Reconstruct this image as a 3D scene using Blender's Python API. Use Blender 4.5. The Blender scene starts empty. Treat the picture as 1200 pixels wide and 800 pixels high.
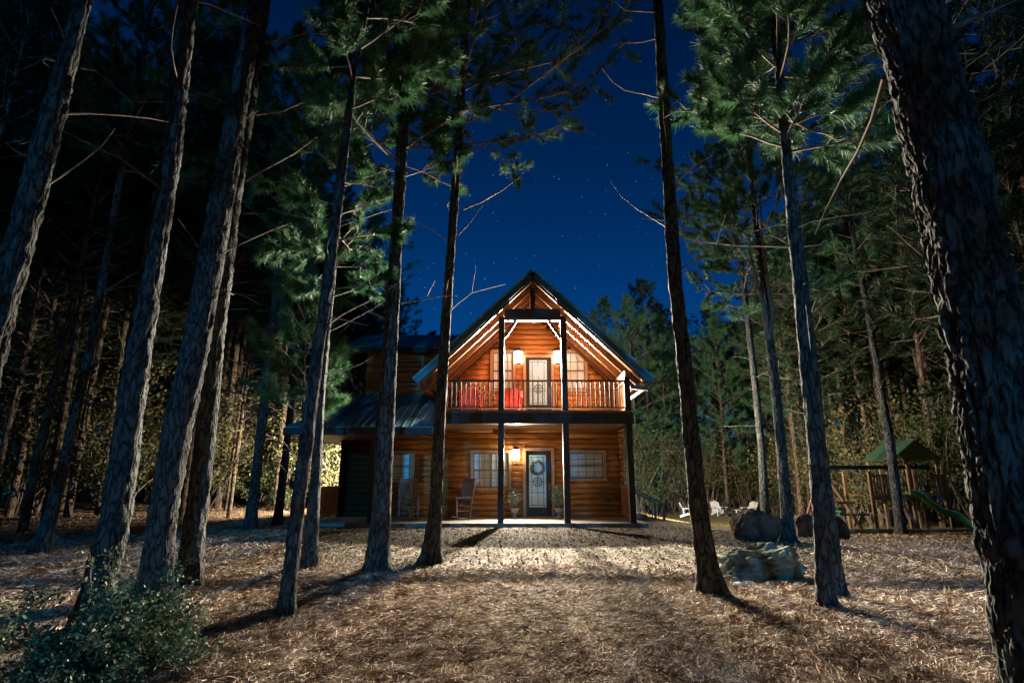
import bpy, math, random
import numpy as np
from mathutils import Vector, Matrix, noise
R = math.radians
rnd = random.Random(11)
rng = np.random.default_rng(7)
scene = bpy.context.scene
COL = scene.collection

# ------------------------------------------------------------------ camera
FPX, PITCH, CAMH = 660.0, 13.63, 1.5
cam = bpy.data.cameras.new('camera'); camo = bpy.data.objects.new('camera', cam); COL.objects.link(camo)
cam.sensor_width = 36; cam.lens = 36 * FPX / 1200; cam.clip_end = 2000; cam.clip_start = 0.05
camo.location = (0, 0, CAMH); camo.rotation_euler = (R(90 + PITCH), 0, 0)
scene.camera = camo
CT, ST = math.cos(R(PITCH)), math.sin(R(PITCH))
def at(px, py, Y):
    """world point on the vertical plane Y seen at photograph pixel px, py"""
    a = math.atan2(400 - py, FPX) + R(PITCH)
    Z = CAMH + math.tan(a) * Y
    zc = Y * CT + (Z - CAMH) * ST
    return Vector(((px - 600) / FPX * zc, Y, Z))
def axx(px, py, Y): return at(px, py, Y).x
def azz(py, Y): return at(600, py, Y).z

# ------------------------------------------------------------------ world: night sky
MOON_EL, MOON_AZ = 8.0, -3.0          # the moon stands low behind the camera
w = bpy.data.worlds.new('World'); scene.world = w; w.use_nodes = True
nt = w.node_tree; nt.nodes.clear()
N = nt.nodes.new; Lk = nt.links.new
out = N('ShaderNodeOutputWorld'); bg = N('ShaderNodeBackground')
sky = N('ShaderNodeTexSky'); sky.sky_type = 'NISHITA'; sky.sun_disc = False
sky.sun_elevation = R(MOON_EL); sky.sun_rotation = R(180 + MOON_AZ)
sky.air_density = 1.0; sky.dust_density = 0.2; sky.ozone_density = 5.0
tc = N('ShaderNodeTexCoord')
tint = N('ShaderNodeMix'); tint.data_type = 'RGBA'; tint.blend_type = 'MULTIPLY'; tint.inputs[0].default_value = 1
tint.inputs[7].default_value = (0.02, 0.52, 1.0, 1)
Lk(sky.outputs[0], tint.inputs[6])
# darker overhead, as the night sky is
sep = N('ShaderNodeSeparateXYZ'); Lk(tc.outputs['Generated'], sep.inputs[0])
mr = N('ShaderNodeMapRange'); mr.inputs[1].default_value = 0.15; mr.inputs[2].default_value = 0.72
mr.inputs[3].default_value = 1.0; mr.inputs[4].default_value = 0.42
Lk(sep.outputs[2], mr.inputs[0])
mul = N('ShaderNodeMix'); mul.data_type = 'RGBA'; mul.blend_type = 'MULTIPLY'; mul.inputs[0].default_value = 1
Lk(tint.outputs[2], mul.inputs[6]); Lk(mr.outputs[0], mul.inputs[7])
bg.inputs[1].default_value = 0.051
Lk(mul.outputs[2], bg.inputs[0])
# stars
vor = N('ShaderNodeTexVoronoi'); vor.inputs['Scale'].default_value = 125
Lk(tc.outputs['Generated'], vor.inputs['Vector'])
st = N('ShaderNodeMapRange'); st.inputs[1].default_value = 0.0; st.inputs[2].default_value = 0.105
st.inputs[3].default_value = 1; st.inputs[4].default_value = 0
Lk(vor.outputs['Distance'], st.inputs[0])
sc = N('ShaderNodeSeparateColor'); Lk(vor.outputs['Color'], sc.inputs[0])
pw = N('ShaderNodeMath'); pw.operation = 'POWER'; pw.inputs[1].default_value = 7; Lk(sc.outputs[0], pw.inputs[0])
m2 = N('ShaderNodeMath'); m2.operation = 'MULTIPLY'; Lk(st.outputs[0], m2.inputs[0]); Lk(pw.outputs[0], m2.inputs[1])
m3 = N('ShaderNodeMath'); m3.operation = 'MULTIPLY'; m3.inputs[1].default_value = 1.1; Lk(m2.outputs[0], m3.inputs[0])
bg2 = N('ShaderNodeBackground'); bg2.inputs[0].default_value = (0.6, 0.8, 1.0, 1); Lk(m3.outputs[0], bg2.inputs[1])
add = N('ShaderNodeAddShader'); Lk(bg.outputs[0], add.inputs[0]); Lk(bg2.outputs[0], add.inputs[1])
Lk(add.outputs[0], out.inputs[0])

# ------------------------------------------------------------------ moon
sun = bpy.data.lights.new('moon', 'SUN'); suno = bpy.data.objects.new('moon', sun); COL.objects.link(suno)
sun.energy = 1.15; sun.angle = R(0.5); sun.color = (0.02, 0.42, 1.0)
suno.rotation_euler = (R(90 - MOON_EL), 0, R(MOON_AZ))

vs = scene.view_settings
scene.display_settings.display_device = 'sRGB'
vs.view_transform = 'Standard'; vs.look = 'None'; vs.gamma = 1; vs.use_curve_mapping = False
vs.exposure = 0.0
LAMP_COL = (1.0, 0.86, 0.69)
BALCONY_GLASS, PORCH_GLASS, SIDE_GLASS = 13, 60, 20      # radiance of the lantern glass
BALCONY_FLOOD, PORCH_FLOOD = 22500, 4200             # watts thrown outward by each lantern
SIDE_FLOOD_L, SIDE_FLOOD_R = 8000, 21000

# ------------------------------------------------------------------ materials
MATS = {}
def mat(name, c1, c2=None, scale=5.0, rough=0.8, stretch=(1, 1, 1), bump=0.0, bscale=None, detail=6,
        metal=0, spec=0.3, island=0.0, trans=0.0, coat=0.0, ramp=(0.35, 0.65)):
    m = bpy.data.materials.new(name); m.use_nodes = True
    t = m.node_tree; b = t.nodes['Principled BSDF']; n = t.nodes.new; l = t.links.new
    b.inputs['Roughness'].default_value = rough; b.inputs['Metallic'].default_value = metal
    b.inputs['Specular IOR Level'].default_value = spec
    if coat: b.inputs['Coat Weight'].default_value = coat; b.inputs['Coat Roughness'].default_value = 0.3
    c2 = c2 or c1
    co = n('ShaderNodeTexCoord'); mp = n('ShaderNodeMapping'); mp.inputs['Scale'].default_value = stretch
    l(co.outputs['Object'], mp.inputs[0])
    nz = n('ShaderNodeTexNoise'); nz.inputs['Scale'].default_value = scale; nz.inputs['Detail'].default_value = detail
    l(mp.outputs[0], nz.inputs['Vector'])
    rp = n('ShaderNodeValToRGB'); rp.color_ramp.elements[0].position = ramp[0]; rp.color_ramp.elements[1].position = ramp[1]
    rp.color_ramp.elements[0].color = (*c1, 1); rp.color_ramp.elements[1].color = (*c2, 1)
    l(nz.outputs[0], rp.inputs[0]); colout = rp.outputs[0]
    if island:
        g = n('ShaderNodeNewGeometry'); mr_ = n('ShaderNodeMapRange')
        mr_.inputs[3].default_value = 1 - island; mr_.inputs[4].default_value = 1 + island
        l(g.outputs['Random Per Island'], mr_.inputs[0])
        mx = n('ShaderNodeMix'); mx.data_type = 'RGBA'; mx.blend_type = 'MULTIPLY'; mx.inputs[0].default_value = 1
        l(colout, mx.inputs[6]); l(mr_.outputs[0], mx.inputs[7]); colout = mx.outputs[2]
    l(colout, b.inputs['Base Color'])
    if bump:
        bn = n('ShaderNodeTexNoise'); bn.inputs['Scale'].default_value = bscale or scale * 3; bn.inputs['Detail'].default_value = 8
        l(mp.outputs[0], bn.inputs['Vector'])
        bp = n('ShaderNodeBump'); bp.inputs['Strength'].default_value = bump; bp.inputs['Distance'].default_value = 0.03
        l(bn.outputs[0], bp.inputs['Height']); l(bp.outputs[0], b.inputs['Normal'])
    if trans:
        tr = n('ShaderNodeBsdfTranslucent'); l(colout, tr.inputs[0])
        mxs = n('ShaderNodeMixShader'); mxs.inputs[0].default_value = trans
        l(b.outputs[0], mxs.inputs[1]); l(tr.outputs[0], mxs.inputs[2])
        l(mxs.outputs[0], t.nodes['Material Output'].inputs[0])
    MATS[name] = m; return m
def emis(name, col, s):
    m = bpy.data.materials.new(name); m.use_nodes = True; t = m.node_tree; b = t.nodes['Principled BSDF']
    b.inputs['Base Color'].default_value = (.9, .9, .9, 1); b.inputs['Emission Color'].default_value = (*col, 1)
    b.inputs['Emission Strength'].default_value = s; MATS[name] = m; return m
def bark(name, c1, c2, sc_=1.0):
    m = bpy.data.materials.new(name); m.use_nodes = True; t = m.node_tree; b = t.nodes['Principled BSDF']; n = t.nodes.new; l = t.links.new
    b.inputs['Roughness'].default_value = 0.9; b.inputs['Specular IOR Level'].default_value = 0.2
    co = n('ShaderNodeTexCoord'); mp = n('ShaderNodeMapping'); mp.inputs['Scale'].default_value = (sc_, sc_, sc_ * 0.3)
    l(co.outputs['Object'], mp.inputs[0])
    wz = n('ShaderNodeTexNoise'); wz.inputs['Scale'].default_value = 9; wz.inputs['Detail'].default_value = 4; l(mp.outputs[0], wz.inputs['Vector'])
    vm = n('ShaderNodeVectorMath'); vm.operation = 'MULTIPLY_ADD'; vm.inputs[1].default_value = (.22, .22, .22)
    l(wz.outputs['Color'], vm.inputs[0]); l(mp.outputs[0], vm.inputs[2])
    v = n('ShaderNodeTexVoronoi'); v.feature = 'DISTANCE_TO_EDGE'; v.inputs['Scale'].default_value = 12; l(vm.outputs[0], v.inputs['Vector'])
    mr_ = n('ShaderNodeMapRange'); mr_.inputs[2].default_value = 0.22; l(v.outputs['Distance'], mr_.inputs[0])
    nz = n('ShaderNodeTexNoise'); nz.inputs['Scale'].default_value = 40; nz.inputs['Detail'].default_value = 8; l(mp.outputs[0], nz.inputs['Vector'])
    hs = n('ShaderNodeMath'); hs.operation = 'MULTIPLY_ADD'; hs.inputs[1].default_value = 0.95
    vsc = n('ShaderNodeMath'); vsc.operation = 'MULTIPLY'; vsc.inputs[1].default_value = .6; l(mr_.outputs[0], vsc.inputs[0])
    l(nz.outputs[0], hs.inputs[0]); l(vsc.outputs[0], hs.inputs[2])
    rp = n('ShaderNodeValToRGB'); rp.color_ramp.elements[0].position = .42; rp.color_ramp.elements[1].position = 1.0
    rp.color_ramp.elements[0].color = (*c1, 1); rp.color_ramp.elements[1].color = (*c2, 1)
    l(hs.outputs[0], rp.inputs[0]); l(rp.outputs[0], b.inputs['Base Color'])
    bp = n('ShaderNodeBump'); bp.inputs['Strength'].default_value = 0.9; bp.inputs['Distance'].default_value = 0.03
    l(hs.outputs[0], bp.inputs['Height']); l(bp.outputs[0], b.inputs['Normal'])
    MATS[name] = m; return m
M = MATS
bark('bark', (0.005, 0.005, 0.005), (0.066, 0.072, 0.068))
bark('bark_far', (0.02, 0.014, 0.01), (0.17, 0.125, 0.088), 0.7)
mat('twig', (0.085, 0.065, 0.05), (0.18, 0.145, 0.115), 8)
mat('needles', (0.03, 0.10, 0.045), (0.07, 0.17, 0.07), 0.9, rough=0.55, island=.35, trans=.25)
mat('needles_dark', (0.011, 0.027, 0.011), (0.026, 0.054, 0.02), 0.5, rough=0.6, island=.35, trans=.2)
mat('leaves', (0.04, 0.07, 0.022), (0.09, 0.12, 0.04), 0.8, rough=0.5, island=.45, trans=.3)
mat('leaves_olive', (0.06, 0.075, 0.025), (0.15, 0.135, 0.045), 0.7, rough=0.55, island=.45, trans=.3)
mat('leaves_bush', (0.045, 0.095, 0.05), (0.17, 0.25, 0.14), 4, rough=0.5, island=.5, trans=.2, spec=.3)
mat('log_wood', (0.34, 0.125, 0.026), (0.54, 0.225, 0.055), 2.2, rough=0.42, stretch=(1, 1, 9), bump=.3, bscale=14, coat=.25, island=.22)
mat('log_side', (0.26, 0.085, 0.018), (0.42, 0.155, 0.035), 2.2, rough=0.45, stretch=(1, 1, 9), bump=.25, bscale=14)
mat('shade_log', (0.03, 0.014, 0.006), (0.05, 0.024, 0.01), 2.2, rough=0.95, spec=.05, stretch=(1, 1, 9), bump=.25, bscale=14)
mat('trim_wood', (0.33, 0.19, 0.10), (0.46, 0.28, 0.16), 3, rough=0.5, stretch=(4, 4, 1), bump=.1)
mat('rafter_wood', (0.11, 0.046, 0.015), (0.165, 0.07, 0.023), 3, rough=0.5, stretch=(1, 1, 1), bump=.15)
mat('soffit_wood', (0.11, 0.043, 0.014), (0.16, 0.066, 0.022), 3, rough=0.5, stretch=(6, .5, 6), bump=.15)
mat('dark_wood', (0.014, 0.011, 0.010), (0.03, 0.024, 0.02), 4, rough=0.55, stretch=(3, 3, .6), bump=.15)
mat('deck_wood', (0.13, 0.075, 0.045), (0.20, 0.12, 0.075), 3, rough=0.7, stretch=(1, 6, 1), bump=.1)
mat('rail_wood', (0.30, 0.12, 0.05), (0.42, 0.19, 0.08), 4, rough=0.55)
mat('roof_metal', (0.08, 0.18, 0.215), (0.13, 0.25, 0.28), 1.5, rough=0.42, metal=0.0, spec=.5)
mat('rake_metal', (0.012, 0.045, 0.06), (0.02, 0.06, 0.08), 1.5, rough=0.4, spec=.5)
mat('concrete', (0.17, 0.145, 0.12), (0.27, 0.235, 0.195), 3, rough=0.85, bump=.2, bscale=25)
mat('black_metal', (0.01, 0.01, 0.01), (0.02, 0.018, 0.016), 5, rough=0.4, spec=.5)
mat('door_paint', (0.018, 0.016, 0.013), (0.03, 0.025, 0.02), 5, rough=0.4)
mat('door_glass', (0.34, 0.56, 0.66), (0.58, 0.80, 0.90), 22, rough=0.35, spec=.5, bump=.15, bscale=60)
mat('lead_came', (0.03, 0.035, 0.04), None, 5, rough=0.5)
mat('blinds', (0.34, 0.33, 0.26), (0.60, 0.58, 0.48), 1.2, rough=0.35, stretch=(.4, 1, 34), spec=.5, coat=.6)
mat('curtain', (0.60, 0.60, 0.52), (0.75, 0.75, 0.66), 5, rough=0.35, stretch=(5, 5, .4), spec=.5, coat=.6)
mat('sash', (0.10, 0.10, 0.09), (0.16, 0.155, 0.14), 4, rough=0.5)
mat('chair_wood', (0.12, 0.08, 0.065), (0.20, 0.14, 0.115), 6, rough=0.5)
mat('red_paint', (0.30, 0.03, 0.02), (0.40, 0.05, 0.03), 4, rough=0.45)
mat('white_paint', (0.62, 0.62, 0.58), (0.8, 0.8, 0.76), 3, rough=0.5)
mat('dark_paint', (0.03, 0.035, 0.03), (0.05, 0.055, 0.05), 3, rough=0.5)
mat('urn', (0.32, 0.30, 0.27), (0.5, 0.47, 0.42), 9, rough=0.7, bump=.3)
mat('topiary_leaf', (0.10, 0.17, 0.09), (0.42, 0.50, 0.36), 26, rough=0.5, island=.4)
mat('wreath_leaf', (0.05, 0.10, 0.03), (0.20, 0.24, 0.08), 30, rough=0.5, island=.4)
mat('rock_pale', (0.05, 0.065, 0.05), (0.26, 0.30, 0.24), 3.2, rough=0.9, bump=.9, bscale=9)
mat('rock_brown', (0.03, 0.02, 0.014), (0.16, 0.09, 0.055), 2.6, rough=0.9, bump=.8, bscale=8)
mat('pale_stone', (0.55, 0.62, 0.66), (0.75, 0.8, 0.82), 12, rough=0.7)
mat('play_wood', (0.13, 0.08, 0.04), (0.22, 0.14, 0.07), 4, rough=0.7, bump=.2)
mat('play_red', (0.15, 0.07, 0.045), (0.23, 0.115, 0.075), 4, rough=0.7, bump=.2)
mat('green_plastic', (0.02, 0.17, 0.085), (0.03, 0.2, 0.1), 4, rough=0.35, spec=.5)
mat('green_canvas', (0.018, 0.055, 0.03), (0.028, 0.075, 0.042), 6, rough=0.8)
mat('mat_fibre', (0.25, 0.13, 0.06), (0.35, 0.2, 0.1), 30, rough=0.95)
mat('dark_interior', (0.01, 0.009, 0.008), None, 5, rough=0.9)
mat('straw', (0.21, 0.145, 0.095), (0.58, 0.50, 0.41), 4.5, rough=0.95, spec=.1, island=.6, ramp=(.4, .62))
mat('litter', (0.20, 0.13, 0.07), (0.36, 0.27, 0.16), 1.3, rough=0.8, island=.6)
mat('gravel_bits', (0.07, 0.057, 0.036), (0.165, 0.137, 0.096), 1.3, rough=0.85, island=.5)
mat('grass', (0.09, 0.11, 0.035), (0.20, 0.19, 0.07), 1.5, rough=0.7, island=.4, trans=.2)
emis('lamp_balcony', (1, .90, .76), BALCONY_GLASS)
emis('lamp_porch', (1, .84, .62), PORCH_GLASS)
emis('lamp_side_added', (1, .80, .52), SIDE_GLASS)

# ------------------------------------------------------------------ terrain
def sst(a, b, x):
    t = np.clip((x - a) / (b - a), 0, 1); return t * t * (3 - 2 * t)
_nw = [(rng.uniform(0, 6.28), rng.uniform(0, 6.28), k) for k in (0.5, 0.8, 1.3, 2.1, 3.3, 5.1, 7.7)]
def gh(x, y):
    x = np.asarray(x, float); y = np.asarray(y, float)
    z = 0.20 * sst(9, 15.5, y) * (1 - sst(5, 10, np.abs(x + 1)))
    z = z - 0.85 * sst(3.5, 10, x) * sst(9, 36, y)
    z = z + 0.04 * np.exp(-((y - 9.4 - 0.05 * x * x * .3) / 1.3) ** 2) * np.exp(-((x - 1) / 7) ** 2)
    z = z + 0.25 * sst(-3, -14, x) * sst(6, 30, y)
    bumps = 0
    for i, (a, b, k) in enumerate(_nw):
        ang = i * 1.9
        bumps = bumps + np.sin(k * (x * math.cos(ang) + y * math.sin(ang)) + a) * np.cos(k * .8 * (x * math.sin(ang) - y * math.cos(ang)) + b) / (k ** .9)
    house = np.exp(-(np.maximum(0, np.abs(x + 1) - 5.5) ** 2 + np.maximum(0, 15.6 - y) ** 2 * 1.0) / 1.0) * (y < 29)
    return z + bumps * 0.022 * (1 - house)
def ghf(x, y): return float(gh(x, y))

# ------------------------------------------------------------------ object helpers
def link_mesh(name, me, parent=None):
    o = bpy.data.objects.new(name, me); COL.objects.link(o)
    if parent: o.parent = parent
    return o
def np_mesh(name, V, F, mats, smooth=False, mi=None):
    """V (n,3), F (m,k) all faces with the same k"""
    V = np.asarray(V, np.float32); F = np.asarray(F, np.int32)
    me = bpy.data.meshes.new(name); me.vertices.add(len(V)); me.vertices.foreach_set('co', V.ravel())
    k = F.shape[1]; me.loops.add(F.size); me.loops.foreach_set('vertex_index', F.ravel())
    me.polygons.add(len(F)); me.polygons.foreach_set('loop_start', np.arange(0, F.size, k, dtype=np.int32))
    me.polygons.foreach_set('loop_total', np.full(len(F), k, np.int32))
    me.polygons.foreach_set('use_smooth', np.full(len(F), smooth))
    for m in mats: me.materials.append(m)
    if mi is not None: me.polygons.foreach_set('material_index', np.asarray(mi, np.int32))
    me.update(calc_edges=True); return me
class MB:
    def __init__(s): s.v = []; s.f = []; s.sm = []
    def face(s, pts, smooth=False):
        b = len(s.v); s.v += [tuple(p) for p in pts]; s.f.append(tuple(range(b, b + len(pts)))); s.sm.append(smooth); return s
    def box(s, x0, x1, y0, y1, z0, z1):
        if x0 > x1: x0, x1 = x1, x0
        if y0 > y1: y0, y1 = y1, y0
        if z0 > z1: z0, z1 = z1, z0
        b = len(s.v)
        s.v += [(x0, y0, z0), (x1, y0, z0), (x1, y1, z0), (x0, y1, z0), (x0, y0, z1), (x1, y0, z1), (x1, y1, z1), (x0, y1, z1)]
        for q in ((0, 3, 2, 1), (4, 5, 6, 7), (0, 1, 5, 4), (1, 2, 6, 5), (2, 3, 7, 6), (3, 0, 4, 7)):
            s.f.append(tuple(b + i for i in q)); s.sm.append(False)
        return s
    def bar(s, a, b, w_, h_, up=(0, 0, 1)):
        """box beam from a to b, w_ wide sideways and h_ deep along up"""
        a = Vector(a); b = Vector(b); d = (b - a).normalized(); up = Vector(up)
        sd = d.cross(up)
        if sd.length < 1e-4: sd = d.cross(Vector((0, 1, 0)))
        sd.normalize(); u = sd.cross(d).normalized()
        sd *= w_ / 2; u *= h_ / 2
        k = len(s.v)
        for p in (a, b):
            for q in (-sd - u, sd - u, sd + u, -sd + u): s.v.append(tuple(p + q))
        for q in ((0, 1, 2, 3), (7, 6, 5, 4), (0, 4, 5, 1), (1, 5, 6, 2), (2, 6, 7, 3), (3, 7, 4, 0)):
            s.f.append(tuple(k + i for i in q)); s.sm.append(False)
        return s
    def tube(s, pts, rad, n=8, caps=True):
        pts = [Vector(p) for p in pts]; k = len(s.v)
        if not hasattr(rad, '__len__'): rad = [rad] * len(pts)
        ref = None
        for i, p in enumerate(pts):
            d = (pts[min(i + 1, len(pts) - 1)] - pts[max(i - 1, 0)]).normalized()
            if ref is None:
                ref = d.orthogonal().normalized()
            ref = (ref - d * ref.dot(d)).normalized(); o2 = d.cross(ref)
            for j in range(n):
                a = 2 * math.pi * j / n
                s.v.append(tuple(p + (ref * math.cos(a) + o2 * math.sin(a)) * rad[i]))
        for i in range(len(pts) - 1):
            for j in range(n):
                s.f.append((k + i * n + j, k + i * n + (j + 1) % n, k + (i + 1) * n + (j + 1) % n, k + (i + 1) * n + j)); s.sm.append(True)
        if caps:
            s.f.append(tuple(k + j for j in reversed(range(n)))); s.sm.append(False)
            e = k + (len(pts) - 1) * n; s.f.append(tuple(e + j for j in range(n))); s.sm.append(False)
        return s
    def lathe(s, prof, c=(0, 0, 0), n=16):
        k = len(s.v)
        for r, z in prof:
            for j in range(n):
                a = 2 * math.pi * j / n; s.v.append((c[0] + r * math.cos(a), c[1] + r * math.sin(a), c[2] + z))
        for i in range(len(prof) - 1):
            for j in range(n):
                s.f.append((k + i * n + j, k + i * n + (j + 1) % n, k + (i + 1) * n + (j + 1) % n, k + (i + 1) * n + j)); s.sm.append(True)
        return s
    def build(s, name, m, parent=None, bevel=0):
        me = bpy.data.meshes.new(name); me.from_pydata(s.v, [], s.f); me.polygons.foreach_set('use_smooth', s.sm)
        me.materials.append(m); me.update(); o = link_mesh(name, me, parent)
        if bevel:
            md = o.modifiers.new('bevel', 'BEVEL'); md.width = bevel; md.segments = 2; md.limit_method = 'ANGLE'
        return o
def tag(o, label=None, cat=None, group=None, kind=None):
    if label: o['label'] = label
    if cat: o['category'] = cat
    if group: o['group'] = group
    if kind: o['kind'] = kind
    return o
def thing(name, loc, label, cat, group=None, rz=0, s=1):
    o = bpy.data.objects.new(name, None); COL.objects.link(o); o.location = loc; o.rotation_euler = (0, 0, rz); o.scale = (s, s, s)
    o.empty_display_size = .2
    return tag(o, label, cat, group)
def dup(root, loc, rz, label=None, group=None, s=None):
    r = root.copy(); COL.objects.link(r); r.location = loc; r.rotation_euler = (0, 0, rz)
    if s: r.scale = (s, s, s)
    if label: r['label'] = label
    if group: r['group'] = group
    for ch in list(root.children):
        c = ch.copy(); COL.objects.link(c); c.parent = r
        for g in ch.children:
            d = g.copy(); COL.objects.link(d); d.parent = c
    return r

# ------------------------------------------------------------------ ground
def axis(a, b, fine0, fine1, df, grow):
    xs = list(np.arange(fine0, fine1, df)); d = df; x = xs[-1]
    while x < b: d *= grow; x += d; xs.append(x)
    d = df; x = xs[0]; lo = []
    while x > a: d *= grow; x -= d; lo.append(x)
    return np.array(lo[::-1] + xs)
gx = axis(-400, 400, -12, 14, 0.09, 1.12); gy = axis(-400, 600, 2, 20, 0.09, 1.12)
GX, GY = np.meshgrid(gx, gy); GZ = gh(GX, GY)
nxg, nyg = len(gx), len(gy)
idx = np.arange(nxg * nyg).reshape(nyg, nxg)
F = np.stack([idx[:-1, :-1], idx[:-1, 1:], idx[1:, 1:], idx[1:, :-1]], -1).reshape(-1, 4)
def ground_material():
    m = bpy.data.materials.new('forest_floor'); m.use_nodes = True; t = m.node_tree; b = t.nodes['Principled BSDF']; n = t.nodes.new; l = t.links.new
    b.inputs['Roughness'].default_value = .9; b.inputs['Specular IOR Level'].default_value = .15
    co = n('ShaderNodeTexCoord'); 
    def noi(s, d=8, st=(1, 1, 1)):
        mp = n('ShaderNodeMapping'); mp.inputs['Scale'].default_value = st; l(co.outputs['Object'], mp.inputs[0])
        q = n('ShaderNodeTexNoise'); q.inputs['Scale'].default_value = s; q.inputs['Detail'].default_value = d; l(mp.outputs[0], q.inputs['Vector']); return q.outputs[0]
    def ramp(i, *st):
        r = n('ShaderNodeValToRGB'); e = r.color_ramp.elements
        e[0].position, e[0].color = st[0][0], (*st[0][1], 1); e[1].position, e[1].color = st[-1][0], (*st[-1][1], 1)
        for p, c in st[1:-1]: x = e.new(p); x.color = (*c, 1)
        l(i, r.inputs[0]); return r.outputs[0]
    def mix(f, a, c):
        q = n('ShaderNodeMix'); q.data_type = 'RGBA'; l(f, q.inputs[0]); l(a, q.inputs[6]); l(c, q.inputs[7]); return q.outputs[2]
    straw = ramp(noi(26, 10, (1, .45, 1)), (.33, (.09, .06, .04)), (.5, (.22, .15, .10)), (.68, (.42, .33, .25)))
    v = n('ShaderNodeTexVoronoi'); v.inputs['Scale'].default_value = 38; l(co.outputs['Object'], v.inputs['Vector'])
    sg = n('ShaderNodeSeparateColor'); l(v.outputs['Color'], sg.inputs[0])
    gravel = ramp(sg.outputs[0], (0, (.04, .034, .022)), (.5, (.10, .083, .055)), (1, (.18, .152, .108)))
    soil = ramp(noi(9, 10), (.35, (.09, .055, .035)), (.65, (.27, .18, .11)))
    sp = n('ShaderNodeSeparateXYZ'); l(co.outputs['Object'], sp.inputs[0])
    # gravel in front of the porch (y 10..16), with a noisy edge
    ny = n('ShaderNodeMath'); ny.operation = 'MULTIPLY_ADD'; ny.inputs[1].default_value = 2.6; l(noi(.9, 4), ny.inputs[0]); l(sp.outputs[1], ny.inputs[2])
    g1 = n('ShaderNodeMapRange'); g1.inputs[1].default_value = 11.4; g1.inputs[2].default_value = 12.6; l(ny.outputs[0], g1.inputs[0])
    xa = n('ShaderNodeMath'); xa.operation = 'ABSOLUTE'; 
    xs_ = n('ShaderNodeMath'); xs_.operation = 'SUBTRACT'; xs_.inputs[1].default_value = 1.0; l(sp.outputs[0], xs_.inputs[0]); l(xs_.outputs[0], xa.inputs[0])
    g2 = n('ShaderNodeMapRange'); g2.inputs[1].default_value = 4.8; g2.inputs[2].default_value = 7.5; g2.inputs[3].default_value = 1; g2.inputs[4].default_value = 0; l(xa.outputs[0], g2.inputs[0])
    gm = n('ShaderNodeMath'); gm.operation = 'MULTIPLY'; l(g1.outputs[0], gm.inputs[0]); l(g2.outputs[0], gm.inputs[1])
    base = mix(ramp(noi(.55, 5), (.42, (0, 0, 0)), (.6, (1, 1, 1))), straw, soil)
    base = mix(gm.outputs[0], base, gravel)
    # pale worn drive from the camera to the porch
    xd = n('ShaderNodeMath'); xd.operation = 'MULTIPLY_ADD'; xd.inputs[1].default_value = 1.6; l(noi(1.1, 5), xd.inputs[0]); l(xa.outputs[0], xd.inputs[2])
    g5 = n('ShaderNodeMapRange'); g5.inputs[1].default_value = 1.7; g5.inputs[2].default_value = 3.1; g5.inputs[3].default_value = .8; g5.inputs[4].default_value = 0; l(xd.outputs[0], g5.inputs[0])
    worn = ramp(noi(30, 10), (.35, (.16, .13, .10)), (.65, (.42, .37, .31)))
    ing = n('ShaderNodeMath'); ing.operation = 'MULTIPLY_ADD'; ing.inputs[1].default_value = -1; ing.inputs[2].default_value = 1; l(gm.outputs[0], ing.inputs[0])
    wm = n('ShaderNodeMath'); wm.operation = 'MULTIPLY'; l(g5.outputs[0], wm.inputs[0]); l(ing.outputs[0], wm.inputs[1])
    base = mix(wm.outputs[0], base, worn)
    # lawn far right
    g3 = n('ShaderNodeMapRange'); g3.inputs[1].default_value = 20; g3.inputs[2].default_value = 25; l(ny.outputs[0], g3.inputs[0])
    g4 = n('ShaderNodeMapRange'); g4.inputs[1].default_value = 4; g4.inputs[2].default_value = 6; l(sp.outputs[0], g4.inputs[0])
    lm = n('ShaderNodeMath'); lm.operation = 'MULTIPLY'; l(g3.outputs[0], lm.inputs[0]); l(g4.outputs[0], lm.inputs[1])
    lawn = ramp(noi(14, 6), (.35, (.16, .14, .05)), (.65, (.30, .25, .10)))
    base = mix(lm.outputs[0], base, lawn)
    l(base, b.inputs['Base Color'])
    h = n('ShaderNodeMath'); h.operation = 'ADD'; l(noi(34, 10, (1, .5, 1)), h.inputs[0]); l(v.outputs['Distance'], h.inputs[1])
    bp = n('ShaderNodeBump'); bp.inputs['Strength'].default_value = .9; bp.inputs['Distance'].default_value = .03; l(h.outputs[0], bp.inputs['Height']); l(bp.outputs[0], b.inputs['Normal'])
    return m
g = link_mesh('ground', np_mesh('ground', np.stack([GX, GY, GZ], -1).reshape(-1, 3), F, [ground_material()], True))
tag(g, kind='structure')

# ------------------------------------------------------------------ the cabin
YW, YP, YR = 18.7, 16.2, 15.9            # wall plane, post plane, front edge of the roof
XC, ZR, ZE, HW = 0.62, 7.48, 4.23, 3.38   # ridge x, ridge z, eave z, roof half width
SL = (ZR - ZE) / HW
ZP, ZB = 0.31, 3.38                       # porch floor, balcony floor
XL, XR = XC - 2.95, XC + 2.95
cabin = thing('log_cabin', (XC, YW, ZP - .2), 'two storey honey-stained log cabin with lit balcony, steep front gable and blue metal roof', 'cabin')
inv = Matrix.Translation(-Vector(cabin.location))
def adopt(o):
    o.matrix_parent_inverse = Matrix.Identity(4)
    o.location = Vector(o.location) - Vector(cabin.location); return o
def C_(mb, name, m, bevel=0, parent=None):
    """cabin part: geometry is written in world coordinates, its object sits at the parent's origin"""
    o = mb.build(name, m, parent or cabin, bevel)
    if parent is None: o.location = -Vector(cabin.location)
    return o
def under(x): return ZR - SL * abs(x - XC)      # top surface of the roof at x

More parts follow.
